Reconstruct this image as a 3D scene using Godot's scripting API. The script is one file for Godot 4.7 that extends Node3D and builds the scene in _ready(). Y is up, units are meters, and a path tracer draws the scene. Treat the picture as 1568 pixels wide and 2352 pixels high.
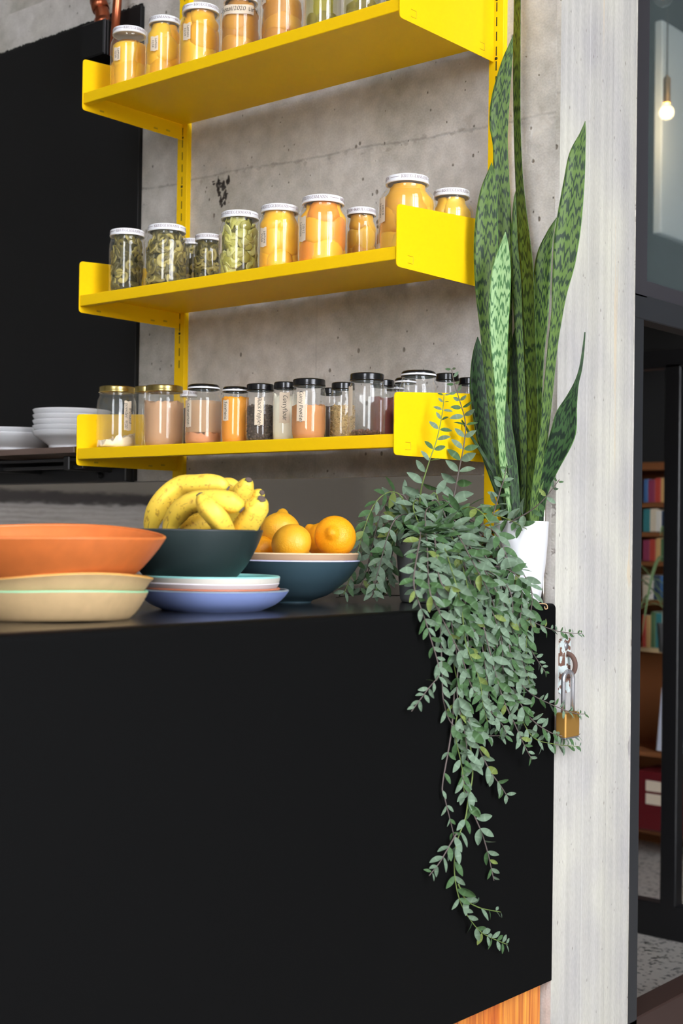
extends Node3D

const TOP := 0.9255       # worktop height
const EDGE := 0.931      # plane of the counter front
const SHELF_LONG := 0.8
const CAM := Vector3(2.1781, 1.0390, 2.0415)

var rng := RandomNumberGenerator.new()
var used := {}
var m := {}
var lid_text := {}

# ---------------------------------------------------------------- helpers
func numbered(called: String) -> String:
	if not used.has(called):
		used[called] = 0
		return called
	used[called] += 1
	return "%s_%03d" % [called, used[called]]

func thing(called: String, label: String, category: String, at := Vector3.ZERO, group := "") -> Node3D:
	var o := Node3D.new()
	o.name = numbered(called)
	add_child(o, true)
	o.position = at
	tag(o, label, category, group)
	return o

func tag(o: Node, label: String, category := "", group := "") -> void:
	o.set_meta("label", label)
	if category: o.set_meta("category", category)
	if group: o.set_meta("group", group)

func obj(called: String, what, mat: Material, parent: Node = null) -> MeshInstance3D:
	var o := MeshInstance3D.new()
	o.mesh = what.commit() if what is SurfaceTool else what
	o.material_override = mat
	o.name = called if parent else numbered(called)
	(parent if parent else self).add_child(o, true)
	return o

func struct(called: String, what, mat: Material, label := "") -> MeshInstance3D:
	var o := obj(called, what, mat)
	o.set_meta("kind", "structure")
	o.set_meta("label", label)
	return o

func tool() -> SurfaceTool:
	var st := SurfaceTool.new()
	st.begin(Mesh.PRIMITIVE_TRIANGLES)
	return st

# a surface of nu by nv cells; f gives the point at (u, v); outward for u round and v up
func grid(nu: int, nv: int, f: Callable, st: SurfaceTool = null) -> SurfaceTool:
	var last := st == null
	if last: st = tool()
	var p := []
	for j in nv + 1:
		for i in nu + 1:
			p.append(f.call(float(i) / nu, float(j) / nv))
	st.set_smooth_group(0)
	for j in nv:
		for i in nu:
			var a := j * (nu + 1) + i
			for k in [a, a + 1, a + nu + 1, a + 1, a + nu + 2, a + nu + 1]:
				st.set_uv(Vector2(float(k % (nu + 1)) / nu, float(k / (nu + 1)) / nv))
				st.add_vertex(p[k])
	if last:
		st.generate_normals()
		st.index()
	return st

func lathe(prof: Array, seg := 40) -> SurfaceTool:
	var n := prof.size() - 1
	return grid(seg, n, func(u, v):
		var q: Vector2 = prof[roundi(v * n)]
		return Vector3(cos(u * TAU) * q.x, q.y, sin(u * TAU) * q.x))

# flat polygon facing away from c
func facet(st: SurfaceTool, pts: Array, c: Vector3) -> void:
	var a: Vector3 = pts[0]
	var n: Vector3 = (pts[2] - a).cross(pts[1] - a)
	if n.length_squared() < 1e-16 and pts.size() > 3:
		n = (pts[3] - a).cross(pts[1] - a)
	var mid := Vector3.ZERO
	for q in pts: mid += q / pts.size()
	var turned: bool = n.dot(mid - c) < 0.0
	var nn := n.normalized().abs()
	for i in range(1, pts.size() - 1):
		var tri := [pts[0], pts[i], pts[i + 1]]
		if turned: tri = [pts[0], pts[i + 1], pts[i]]
		for q in tri:
			st.set_smooth_group(-1)
			st.set_uv(Vector2(q.x, q.z) if nn.y > 0.7 else Vector2(q.z, q.y) if nn.x > 0.7 else Vector2(q.x, q.y))
			st.add_vertex(q)

# box with chamfered edges, centre c and full size s, turned by b
func box(c: Vector3, s: Vector3, e := 0.002, b := Basis(), st: SurfaceTool = null) -> SurfaceTool:
	var last := st == null
	if last: st = tool()
	var h := s / 2.0
	e = minf(e, minf(h.x, minf(h.y, h.z)) * 0.9)
	var corner := func(sx, sy, sz, axis):
		var q := Vector3(sx * h.x, sy * h.y, sz * h.z)
		for k in 3:
			if k != axis: q[k] -= signf(q[k]) * e
		return c + b * q
	for axis in 3:
		var p := (axis + 1) % 3
		var r := (axis + 2) % 3
		for s0 in [-1, 1]:
			var quad := []
			for k in [[-1, -1], [1, -1], [1, 1], [-1, 1]]:
				var sg := Vector3.ZERO
				sg[axis] = s0; sg[p] = k[0]; sg[r] = k[1]
				quad.append(corner.call(sg.x, sg.y, sg.z, axis))
			facet(st, quad, c)
		for s1 in [-1, 1]:
			for s2 in [-1, 1]:
				var quad := []
				for k in [[p, -1], [p, 1], [r, 1], [r, -1]]:
					var sg := Vector3.ZERO
					sg[p] = s1; sg[r] = s2; sg[axis] = k[1]
					quad.append(corner.call(sg.x, sg.y, sg.z, k[0]))
				facet(st, quad, c)
	for sx in [-1, 1]:
		for sy in [-1, 1]:
			for sz in [-1, 1]:
				facet(st, [corner.call(sx, sy, sz, 0), corner.call(sx, sy, sz, 1), corner.call(sx, sy, sz, 2)], c)
	if last: st.generate_normals()
	return st

# a flat outline (Vector2s) given thickness; put(q, w) sets it in space, w from 0 to t
func sheet(outline: PackedVector2Array, t: float, put: Callable) -> SurfaceTool:
	var st := tool()
	var idx := Geometry2D.triangulate_polygon(outline)
	var c: Vector3 = Vector3.ZERO
	for q in outline: c += put.call(q, t / 2) / outline.size()
	for w in [0.0, t]:
		var away: Vector3 = put.call(outline[0], t - w) - put.call(outline[0], w)
		for i in range(0, idx.size(), 3):
			var tri := [put.call(outline[idx[i]], w), put.call(outline[idx[i + 1]], w), put.call(outline[idx[i + 2]], w)]
			facet(st, tri, tri[0] + away * 1000.0)
	var inside := Geometry2D.offset_polygon(outline, -0.0004)
	for i in outline.size():
		var a := outline[i]
		var b := outline[(i + 1) % outline.size()]
		var mid := (a + b) / 2
		var nrm := Vector2(b.y - a.y, a.x - b.x).normalized() * 0.0005
		var inn := mid + nrm if Geometry2D.is_point_in_polygon(mid + nrm, outline) else mid - nrm
		facet(st, [put.call(a, 0.0), put.call(b, 0.0), put.call(b, t), put.call(a, t)], put.call(inn, t / 2))
	st.generate_normals()
	return st

func smooth_line(pts: Array, per := 6) -> Array:
	var out := []
	for i in pts.size() - 1:
		var a = pts[maxi(i - 1, 0)]; var b = pts[i]; var c = pts[i + 1]; var d = pts[mini(i + 2, pts.size() - 1)]
		for k in per:
			var t := float(k) / per
			out.append(0.5 * ((2.0 * b) + (c - a) * t + (2.0 * a - 5.0 * b + 4.0 * c - d) * t * t + (3.0 * b - a - 3.0 * c + d) * t * t * t))
	out.append(pts[-1])
	return out

# a round or cornered bar along a line; radii per point or one
func tube(line: Array, radius, seg := 10, corners := 0.0) -> SurfaceTool:
	var n := line.size()
	var frames := []
	var side := Vector3.ZERO
	for i in n:
		var t: Vector3 = (line[mini(i + 1, n - 1)] - line[maxi(i - 1, 0)]).normalized()
		if side == Vector3.ZERO:
			side = t.cross(Vector3.UP if absf(t.y) < 0.9 else Vector3.RIGHT).normalized()
		side = (side - t * side.dot(t)).normalized()
		frames.append([side, t.cross(side)])
	return grid(seg, n + 1, func(u, v):
		var j := clampi(roundi(v * (n + 1)) - 1, 0, n - 1)
		var cap: bool = v < 1e-6 or v > 1.0 - 1e-6
		var r: float = radius[j] if radius is Array else radius
		if cap: r *= 0.02
		var ang: float = -u * TAU
		r *= 1.0 + corners * cos(5.0 * ang)
		return line[j] + frames[j][0] * cos(ang) * r + frames[j][1] * sin(ang) * r)

func mat(c: Color, rough := 0.6, metal := 0.0) -> StandardMaterial3D:
	var s := StandardMaterial3D.new()
	s.albedo_color = c
	s.roughness = rough
	s.metallic = metal
	return s

func noise_bytes(w: int, h: int, freq: float, sd: int, oct := 4) -> PackedByteArray:
	var n := FastNoiseLite.new()
	n.seed = sd
	n.noise_type = FastNoiseLite.TYPE_SIMPLEX_SMOOTH
	n.frequency = freq
	n.fractal_octaves = oct
	var im: Image = n.get_image(w, h, false, false, true)
	im.convert(Image.FORMAT_L8)
	return im.get_data()

func wide(b: PackedByteArray, w: int, h: int, w2: int, h2: int) -> PackedByteArray:
	var im := Image.create_from_data(w, h, false, Image.FORMAT_L8, b)
	im.resize(w2, h2, Image.INTERPOLATE_CUBIC)
	return im.get_data()

func tex(im: Image) -> ImageTexture:
	return ImageTexture.create_from_image(im)

func blot(im: Image, cx: float, cy: float, rx: float, ry: float, c: Color, strength: float, ragged := 0.0) -> void:
	var w := im.get_width(); var h := im.get_height()
	var ph := rng.randf() * TAU
	for y in range(maxi(0, int(cy - ry * 1.6)), mini(h, int(cy + ry * 1.6) + 1)):
		for x in range(maxi(0, int(cx - rx * 1.6)), mini(w, int(cx + rx * 1.6) + 1)):
			var dx := (x - cx) / rx; var dy := (y - cy) / ry
			var a := atan2(dy, dx)
			var d := sqrt(dx * dx + dy * dy) * (1.0 + ragged * (sin(a * 3.0 + ph) + 0.6 * sin(a * 7.0 + ph * 2.0)))
			if d < 1.0:
				im.set_pixel(x, y, im.get_pixel(x, y).lerp(c, strength * minf(1.0, (1.0 - d) * 3.0)))

func bump(s: StandardMaterial3D, t: Texture2D, depth_mm: float) -> void:
	s.heightmap_enabled = true
	s.heightmap_texture = t
	s.heightmap_scale = depth_mm / 10.0

func words(text: String, high: float, face := "Droid Serif", slant := 0.0) -> Array:
	var f: Font = SystemFont.new()
	f.font_names = PackedStringArray([face])
	var t := TextMesh.new()
	if slant != 0.0:
		var v := FontVariation.new()
		v.base_font = f
		v.variation_transform = Transform2D(Vector2(1, 0), Vector2(slant, 1), Vector2.ZERO)
		t.font = v
	else:
		t.font = f
	t.text = text
	t.font_size = 32
	t.pixel_size = high / 32.0
	t.depth = 0.0
	t.curve_step = 6.0
	return t.get_mesh_arrays()

# lettering laid on an upright cylinder of radius r about the node; down: reads from top to bottom
func curved(arr: Array, r: float, a0: float, y0: float, down: bool, lift := 0.0003) -> ArrayMesh:
	var v: PackedVector3Array = arr[Mesh.ARRAY_VERTEX]
	var nrm := PackedVector3Array()
	var out := PackedVector3Array()
	for q in v:
		var a := a0 - (q.y if down else q.x) / r
		out.append(Vector3(cos(a) * (r + lift), y0 + (-q.x if down else q.y), sin(a) * (r + lift)))
		nrm.append(Vector3(cos(a), 0, sin(a)))
	var arrays := []
	arrays.resize(Mesh.ARRAY_MAX)
	arrays[Mesh.ARRAY_VERTEX] = out
	arrays[Mesh.ARRAY_NORMAL] = nrm
	arrays[Mesh.ARRAY_INDEX] = arr[Mesh.ARRAY_INDEX]
	var am := ArrayMesh.new()
	am.add_surface_from_arrays(Mesh.PRIMITIVE_TRIANGLES, arrays)
	return am

# ---------------------------------------------------------------- materials
func materials() -> void:
	m.yellow = mat(Color8(246, 200, 12), 0.45)
	m.yellow.metallic_specular = 0.28
	m.slot = mat(Color8(40, 30, 5), 0.8)
	m.black_board = mat(Color8(23, 23, 24), 0.5)
	m.black_board.metallic_specular = 0.3
	m.counter = mat(Color8(14, 14, 14), 0.5)
	m.counter.metallic_specular = 0.14
	m.worktop = mat(Color8(22, 22, 26), 0.22)
	m.black_metal = mat(Color8(20, 20, 22), 0.4)
	m.frame = mat(Color8(58, 56, 60), 0.45)
	m.gap = mat(Color8(8, 8, 8), 0.9)
	m.steel = mat(Color8(196, 190, 182), 0.24, 1.0)
	m.chrome = mat(Color8(200, 200, 204), 0.22, 0.75)
	m.copper = mat(Color8(184, 104, 74), 0.28, 1.0)
	m.brass = mat(Color8(188, 142, 72), 0.42, 0.6)
	m.gold = mat(Color8(196, 176, 112), 0.25, 1.0)
	m.rust = mat(Color8(104, 78, 68), 0.75, 0.2)
	m.lid_white = mat(Color8(236, 236, 240), 0.2)
	m.lid_black = mat(Color8(18, 18, 20), 0.18)
	m.print = mat(Color8(120, 96, 100), 0.5)
	m.ink = mat(Color8(24, 22, 22), 0.7)
	m.paper = mat(Color8(222, 205, 182), 0.85)
	m.glass = mat(Color(0.93, 0.97, 0.94, 0.035), 0.02)
	m.glass.transparency = BaseMaterial3D.TRANSPARENCY_ALPHA
	m.pane = mat(Color(0.8, 0.9, 0.9, 0.05), 0.02)
	m.pane.transparency = BaseMaterial3D.TRANSPARENCY_ALPHA
	m.white_pot = mat(Color8(226, 226, 228), 0.3)
	m.grey_pot = mat(Color8(96, 98, 98), 0.6)
	m.soil = mat(Color8(48, 36, 28), 0.95)
	m.china = mat(Color8(232, 232, 234), 0.12)
	m.stem = mat(Color8(104, 92, 88), 0.7)
	m.stem_green = mat(Color8(110, 130, 66), 0.6)
	m.plaster = mat(Color8(214, 212, 206), 0.9)
	m.wood_edge = mat(Color8(110, 86, 70), 0.5)
	# concrete
	var n := 1024
	var a := wide(noise_bytes(256, 256, 0.012, 3, 5), 256, 256, n, n)
	var b := wide(noise_bytes(512, 512, 0.05, 8, 4), 512, 512, n, n)
	var c := noise_bytes(n, n, 0.22, 12, 2)
	var px := PackedByteArray(); px.resize(n * n * 3)
	var hp := PackedByteArray(); hp.resize(n * n)
	for i in n * n:
		var v: float = 188.0 + (a[i] - 128) * 0.17 + (b[i] - 128) * 0.10 + (c[i] - 128) * 0.06
		px[i * 3] = int(clampf(v, 0, 255)); px[i * 3 + 1] = int(clampf(v - 5.0, 0, 255)); px[i * 3 + 2] = int(clampf(v - 12.0 + (a[i] - 128) * 0.03, 0, 255))
		hp[i] = int(clampf(150.0 + (b[i] - 128) * 0.35 + (c[i] - 128) * 0.2, 0, 255))
	var wall := Image.create_from_data(n, n, false, Image.FORMAT_RGB8, px)
	var hgt := Image.create_from_data(n, n, false, Image.FORMAT_L8, hp)
	rng.seed = 5
	for k in 320:
		var x := rng.randf() * n; var y := rng.randf() * n; var r := 0.9 + 2.2 * pow(rng.randf(), 3.0)
		blot(wall, x, y, r, r * rng.randf_range(0.8, 1.8), Color8(84, 76, 68), 0.6, 0.0)
		blot(hgt, x, y, r, r * 1.3, Color(0, 0, 0), 0.9, 0.0)
	for k in 40:
		blot(wall, rng.randf() * n, rng.randf() * n, rng.randf_range(6, 26), rng.randf_range(6, 30), Color8(196, 190, 182) if k % 2 else Color8(156, 146, 136), 0.3, 0.35)
	# the pour line that climbs across the wall, with its crumbly stretches, and the upright joint
	for x in n:
		var xm := x / 1024.0 * 1.2 - 0.28
		var yy: float = (2.3 - (1.7931 + -0.0268 * xm)) / 1.2 * n + (a[x] - 128) * 0.04 + (c[x] - 128) * 0.007
		for k in range(-2, 3):
			var yi := int(yy) + k
			wall.set_pixel(x, yi, wall.get_pixel(x, yi).darkened(0.13 * (1.0 - absf(k) / 3.0) * (0.4 + b[x] / 255.0)))
			hgt.set_pixel(x, yi, hgt.get_pixel(x, yi).darkened(0.5 * (1.0 - absf(k) / 3.0)))
		if x % 9 == 0 and b[x * 3] > 120:
			blot(wall, x, yy + rng.randf_range(-4, 10), rng.randf_range(3, 9), rng.randf_range(2, 6), Color8(140, 132, 124) if x % 2 else Color8(206, 200, 192), 0.35, 0.12)
			blot(hgt, x, yy + rng.randf_range(-3, 8), rng.randf_range(3, 8), rng.randf_range(2, 5), Color(0.25, 0.25, 0.25), 0.5, 0.12)
	var jx := int((0.379 + 0.28) / 1.2 * n)
	for y in range(int((2.3 - 1.77) / 1.2 * n), n):
		for k in range(-1, 2):
			wall.set_pixel(jx + k, y, wall.get_pixel(jx + k, y).darkened(0.10) if k else wall.get_pixel(jx, y).lightened(0.14))
	for k in 46:
		var up := rng.randf()
		var q := Vector2(0.112 + rng.randf_range(-0.013, 0.013) * (0.5 + up), 1.722 + 0.052 * up)
		if k > 36: q = Vector2(0.112 + rng.randf_range(-0.035, 0.03), 1.776 + rng.randf_range(-0.004, 0.004))
		blot(wall, (q.x + 0.28) / 1.2 * n, (2.3 - q.y) / 1.2 * n, rng.randf_range(1.5, 5.0), rng.randf_range(1.5, 6.5), Color8(44, 40, 37), 0.8, 0.1)
	for q in [[0.43, 1.735, 0.022, 0.03], [0.52, 1.76, 0.014, 0.02], [0.8, 1.74, 0.03, 0.026], [0.885, 1.757, 0.026, 0.03]]:
		blot(wall, (q[0] + 0.28) / 1.2 * n, (2.3 - q[1]) / 1.2 * n, q[2] / 1.2 * n, q[3] / 1.2 * n, Color8(206, 200, 192), 0.45, 0.2)
		blot(hgt, (q[0] + 0.28) / 1.2 * n, (2.3 - q[1]) / 1.2 * n, q[2] / 1.2 * n * 0.7, q[3] / 1.2 * n * 0.7, Color(0.2, 0.2, 0.2), 0.6, 0.25)
	# rough upper left, above the black board
	for k in 120:
		var x := rng.randf_range(0, 130); var y := rng.randf_range(0, 88)
		blot(hgt, x, y, rng.randf_range(2, 8), rng.randf_range(2, 7), Color(0.3, 0.3, 0.3), 0.7, 0.5)
		if k % 3 == 0: blot(wall, x, y, rng.randf_range(2, 6), rng.randf_range(1, 3), Color8(116, 108, 102), 0.6, 0.5)
	m.concrete = mat(Color.WHITE, 0.85)
	m.concrete.albedo_texture = tex(wall)
	m.concrete.metallic_specular = 0.3
	bump(m.concrete, tex(hgt), 2.2)
	# board-marked end of the wall
	var w2 := 256; var h2 := 2048
	var s1 := wide(noise_bytes(256, 32, 0.05, 21, 4), 256, 32, w2, h2)
	var s2 := wide(noise_bytes(128, 1024, 0.012, 23, 5), 128, 1024, w2, h2)
	var s3 := noise_bytes(w2, h2, 0.2, 25, 2)
	px = PackedByteArray(); px.resize(w2 * h2 * 3)
	hp = PackedByteArray(); hp.resize(w2 * h2)
	for i in w2 * h2:
		var v: float = 186.0 + (s1[i] - 128) * 0.07 + (s2[i] - 128) * 0.12 + (s3[i] - 128) * 0.05
		px[i * 3] = int(clampf(v, 0, 255)); px[i * 3 + 1] = int(clampf(v - 3.0, 0, 255)); px[i * 3 + 2] = int(clampf(v - 11.0 - (s2[i] - 128) * 0.05, 0, 255))
		hp[i] = int(clampf(140.0 + (s1[i] - 128) * 0.16 + (s3[i] - 128) * 0.25, 0, 255))
	wall = Image.create_from_data(w2, h2, false, Image.FORMAT_RGB8, px)
	hgt = Image.create_from_data(w2, h2, false, Image.FORMAT_L8, hp)
	for k in 340:
		var x := rng.randf() * w2; var y := rng.randf() * h2; var r := rng.randf_range(0.8, 2.0)
		blot(wall, x, y, r, maxf(0.75, r * rng.randf_range(0.4, 0.8)), Color8(124, 116, 108), 0.6, 0.0)
		blot(hgt, x, y, r, maxf(0.75, r * 0.6), Color(0, 0, 0), 0.8, 0.0)
	for k in 9:
		blot(wall, rng.randf_range(120, 250), rng.randf() * h2, rng.randf_range(2, 5), rng.randf_range(20, 70), Color8(206, 184, 150), 0.5, 0.4)
	for y in h2:
		for q in [[92, 0.25], [93, 0.4], [94, 0.2], [170, -0.07], [171, -0.05], [222, 0.1]]:
			var cc := wall.get_pixel(int(q[0]), y)
			wall.set_pixel(int(q[0]), y, cc.lightened(q[1] * 0.6) if q[1] > 0 else cc.darkened(-q[1]))
	m.board_concrete = mat(Color.WHITE, 0.85)
	m.board_concrete.albedo_texture = tex(wall)
	m.board_concrete.metallic_specular = 0.3
	bump(m.board_concrete, tex(hgt), 1.6)
	# terrazzo
	var tz := Image.create_empty(512, 512, false, Image.FORMAT_RGB8)
	tz.fill(Color8(196, 190, 182))
	for k in 1500:
		var g := rng.randf_range(0.18, 0.5) if k % 4 else rng.randf_range(0.6, 0.85)
		blot(tz, rng.randf() * 512, rng.randf() * 512, rng.randf_range(1.5, 6), rng.randf_range(1.5, 5), Color(g, g * 0.97, g * 0.93), 1.0, 0.3)
	m.terrazzo = mat(Color.WHITE, 0.35)
	m.terrazzo.albedo_texture = tex(tz)
	m.terrazzo.uv1_scale = Vector3(1.6, 1.6, 1)
	# honey-coloured timber
	var g1 := wide(noise_bytes(256, 16, 0.06, 31, 5), 256, 16, 512, 512)
	var g2 := wide(noise_bytes(64, 64, 0.04, 33, 4), 64, 64, 512, 512)
	px = PackedByteArray(); px.resize(512 * 512 * 3)
	for i in 512 * 512:
		var q := (int(g1[i]) + g2[i] / 2) % 64
		var v := 1.0 - absf(q - 32) / 32.0 * 0.16 + (g1[i] - 128) * 0.0009
		px[i * 3] = int(clampf(236 * v, 0, 255)); px[i * 3 + 1] = int(clampf(158 * v * v, 0, 255)); px[i * 3 + 2] = int(clampf(66 * v * v, 0, 255))
	var grain := tex(Image.create_from_data(512, 512, false, Image.FORMAT_RGB8, px))
	for k in 3:
		var wd := mat([Color8(255, 255, 255), Color8(255, 236, 214), Color8(244, 232, 224)][k], 0.45)
		wd.albedo_texture = grain
		wd.uv1_scale = Vector3(3.4, 0.7, 1)
		wd.uv1_offset = Vector3(k * 0.37, k * 0.2, 0)
		m["timber_%d" % k] = wd
	# snake-plant leaves: banded, three kinds
	var lf := wide(noise_bytes(128, 256, 0.045, 41, 4), 128, 256, 128, 1024)
	var lg := wide(noise_bytes(32, 512, 0.05, 43, 3), 32, 512, 128, 1024)
	var kinds := {"leaf_mid": [Color8(84, 110, 48), Color8(28, 50, 28), 0.05], "leaf_pale": [Color8(134, 166, 112), Color8(54, 96, 48), 0.0], "leaf_dark": [Color8(48, 76, 40), Color8(18, 34, 22), 0.25]}
	for key in kinds:
		var light: Color = kinds[key][0]; var dark: Color = kinds[key][1]
		px = PackedByteArray(); px.resize(128 * 1024 * 3)
		for y in 1024:
			for x in 128:
				var i := y * 128 + x
				var u := x / 127.0
				var zig: float = absf(fposmod(u * 3.0, 1.0) - 0.5) * 22.0
				var s: float = sin((y + zig + (lf[i] - 128) * 0.15) * TAU / 31.0) + (lg[i] - 128) / 190.0 + kinds[key][2]
				var t: float = smoothstep(0.1, 0.75, s)
				var col := light.lerp(dark, t)
				if u < 0.03 or u > 0.97: col = col.lerp(Color8(120, 160, 90), 0.7)
				px[i * 3] = col.r8; px[i * 3 + 1] = col.g8; px[i * 3 + 2] = col.b8
		m[key] = mat(Color.WHITE, 0.42)
		m[key].metallic_specular = 0.35
		m[key].albedo_texture = tex(Image.create_from_data(128, 1024, false, Image.FORMAT_RGB8, px))
	# small oval leaves: three tones with a paler rib and margin
	var tones := [Color8(104, 124, 102), Color8(66, 94, 56), Color8(108, 122, 62)]
	for k in 3:
		var im := Image.create_empty(64, 32, false, Image.FORMAT_RGB8)
		for y in 32:
			for x in 64:
				var d := absf(y - 15.5) / 15.5
				var col: Color = tones[k]
				col = col.lerp(Color8(150, 172, 146), 0.3 * exp(-d * d * 90.0) + (0.3 if d > 0.9 else 0.0))
				im.set_pixel(x, y, col)
		var s := mat(Color.WHITE, 0.5)
		s.albedo_texture = tex(im)
		s.metallic_specular = 0.3
		s.backlight_enabled = true
		s.backlight = Color(0.16, 0.16, 0.16)
		m["oval_%d" % k] = s
	m.foliage = m.oval_0.duplicate()
	m.foliage.vertex_color_use_as_albedo = true
	# banana skin: freckles and smears, greener at both ends
	var bn := noise_bytes(128, 256, 0.06, 51, 4)
	var im2 := Image.create_empty(128, 256, false, Image.FORMAT_RGB8)
	for y in 256:
		for x in 128:
			var v := y / 255.0
			var col := Color8(252, 212, 76)
			col = col.lerp(Color8(176, 184, 60), clampf(0.9 - minf(v, 1.0 - v) * 9.0, 0.0, 0.8))
			col = col.lerp(Color8(176, 122, 40), clampf((bn[y * 128 + x] - 168) / 80.0, 0.0, 0.6))
			im2.set_pixel(x, y, col)
	for k in 30:
		blot(im2, rng.randf() * 128, rng.randf_range(20, 236), rng.randf_range(0.5, 1.2), rng.randf_range(1.5, 4.0) if k % 4 else rng.randf_range(4.0, 14.0), Color8(120, 80, 34), 0.6, 0.0)
	m.banana = mat(Color.WHITE, 0.5)
	m.banana.albedo_texture = tex(im2)
	m.banana_tip = mat(Color8(98, 82, 74), 0.9)
	# lemon skin
	var pores := NoiseTexture2D.new()
	pores.width = 256; pores.height = 256; pores.seamless = true
	pores.noise = FastNoiseLite.new()
	pores.noise.noise_type = FastNoiseLite.TYPE_CELLULAR
	pores.noise.frequency = 0.11
	m.lemon = mat(Color8(250, 166, 22), 0.42)
	bump(m.lemon, pores, 0.5)
	m.lemon.uv1_scale = Vector3(2, 1, 1)
	m.lemon_pale = m.lemon.duplicate()
	m.lemon_pale.albedo_color = Color8(244, 176, 40)
	# what stands in the jars
	m.preserve = [mat(Color8(252, 188, 26), 0.35), mat(Color8(246, 176, 20), 0.35), mat(Color8(254, 200, 46), 0.35)]
	m.preserve_amber = [mat(Color8(214, 150, 44), 0.4), mat(Color8(196, 132, 40), 0.4), mat(Color8(226, 170, 60), 0.4)]
	m.preserve_lemon = [mat(Color8(240, 190, 56), 0.35), mat(Color8(232, 178, 44), 0.35), mat(Color8(222, 160, 36), 0.35)]
	m.syrup = mat(Color8(222, 136, 14), 0.4)
	m.syrup_amber = mat(Color8(140, 84, 22), 0.4)
	m.brine_dark = mat(Color8(66, 58, 18), 0.7)
	m.brine_dark.metallic_specular = 0.1
	m.brine_green = mat(Color8(92, 86, 26), 0.7)
	m.brine_green.metallic_specular = 0.1
	m.slice_dark = [mat(Color8(120, 106, 36), 0.4), mat(Color8(92, 82, 28), 0.4), mat(Color8(172, 156, 78), 0.4)]
	m.slice_green = [mat(Color8(196, 190, 92), 0.4), mat(Color8(170, 162, 62), 0.4), mat(Color8(214, 210, 130), 0.4)]
	m.brine_clear = mat(Color(0.72, 0.68, 0.12, 0.35), 0.05)
	m.brine_clear.transparency = BaseMaterial3D.TRANSPARENCY_ALPHA
	m.seed_brown = [mat(Color8(120, 92, 40), 0.5), mat(Color8(96, 70, 34), 0.5)]
	for q in [["flour", Color8(250, 232, 196)], ["brown", Color8(196, 152, 112)], ["cinnamon", Color8(204, 140, 96)], ["turmeric", Color8(236, 154, 24)], ["white", Color8(236, 230, 208)], ["curry", Color8(200, 136, 78)], ["paprika", Color8(110, 26, 18)], ["dark", Color8(60, 40, 30)]]:
		m["powder_" + q[0]] = mat(q[1], 0.95)
	m.pepper = mat(Color8(82, 62, 50), 0.7)
	m.cumin = mat(Color8(186, 158, 104), 0.8)
	m.allspice = mat(Color8(112, 74, 56), 0.7)
	m.dust = mat(Color(0.86, 0.68, 0.5, 0.5), 0.9)
	m.dust.transparency = BaseMaterial3D.TRANSPARENCY_ALPHA

func glaze(c: Color, rough := 0.4) -> StandardMaterial3D:
	return mat(c, rough)

# ---------------------------------------------------------------- jars
func jar_profile(r: float, rl: float, h: float) -> Array:
	var rn := minf(rl * 0.95, r * 0.98)
	return [Vector2(0.0, 0.002), Vector2(r * 0.6, 0.001), Vector2(r * 0.86, 0.0), Vector2(r * 0.95, 0.003), Vector2(r * 0.99, 0.009), Vector2(r, 0.016), Vector2(r, h * 0.4), Vector2(r, h * 0.68),
		Vector2(r * 0.99, h * 0.72), Vector2(lerpf(rn, r, 0.8), h * 0.77), Vector2(lerpf(rn, r, 0.35), h * 0.815), Vector2(rn * 1.0, h * 0.845), Vector2(rn * 0.99, h * 0.86), Vector2(rn * 1.015, h * 0.872), Vector2(rn * 0.985, h * 0.885), Vector2(rn * 0.97, h * 0.93), Vector2(rn * 0.97, h - 0.002)]

func add_lid(t: Node3D, kind: String, rl: float, h: float, turn: float) -> void:
	var hl := 0.0122
	var prof := [Vector2(rl * 0.9, h - hl), Vector2(rl * 0.985, h - hl - 0.0003), Vector2(rl, h - hl + 0.0008), Vector2(rl, h - hl + 0.0022), Vector2(rl * 0.985, h - hl + 0.003), Vector2(rl * 0.985, h - 0.0025), Vector2(rl * 0.965, h - 0.0008), Vector2(rl * 0.93, h), Vector2(rl * 0.86, h - 0.0004), Vector2(rl * 0.8, h - 0.0016), Vector2(0.0, h - 0.0016)]
	if kind == "ring":
		prof = [Vector2(rl * 0.9, h - hl + 0.002), Vector2(rl * 0.99, h - hl + 0.002), Vector2(rl, h - hl + 0.003), Vector2(rl, h - 0.006), Vector2(rl * 0.97, h - 0.003), Vector2(rl * 0.88, h - 0.0006), Vector2(rl * 0.7, h), Vector2(0.0, h)]
	var lid := obj("lid", lathe(prof, 40), {"white": m.lid_white, "gold": m.gold, "black": m.lid_black, "ring": m.lid_black}[kind], t)
	if kind == "ring":
		obj("white_band", lathe([Vector2(rl * 1.002, h - hl + 0.0033), Vector2(rl * 1.012, h - hl + 0.0036), Vector2(rl * 1.012, h - hl + 0.0058), Vector2(rl * 1.002, h - hl + 0.0062)], 40), m.lid_white, lid)
	if kind == "white":
		if not lid_text.has("a"):
			lid_text.a = words("KRUEGERMANN", 0.0066)
		for k in 3:
			obj("lid_print", curved(lid_text.a, rl * 0.985, turn + k * TAU / 3.0, h - 0.0056, false, 0.0004), m.print, lid)
			var a1 := turn + (k + 0.5) * TAU / 3.0
			obj("print_rule", grid(6, 1, func(u, v):
				var a: float = a1 + (0.5 - u) * 0.5
				return Vector3(cos(a) * (rl * 0.985 + 0.0004), h - 0.0058 + v * 0.0006, sin(a) * (rl * 0.985 + 0.0004))), m.print, lid)

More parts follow.
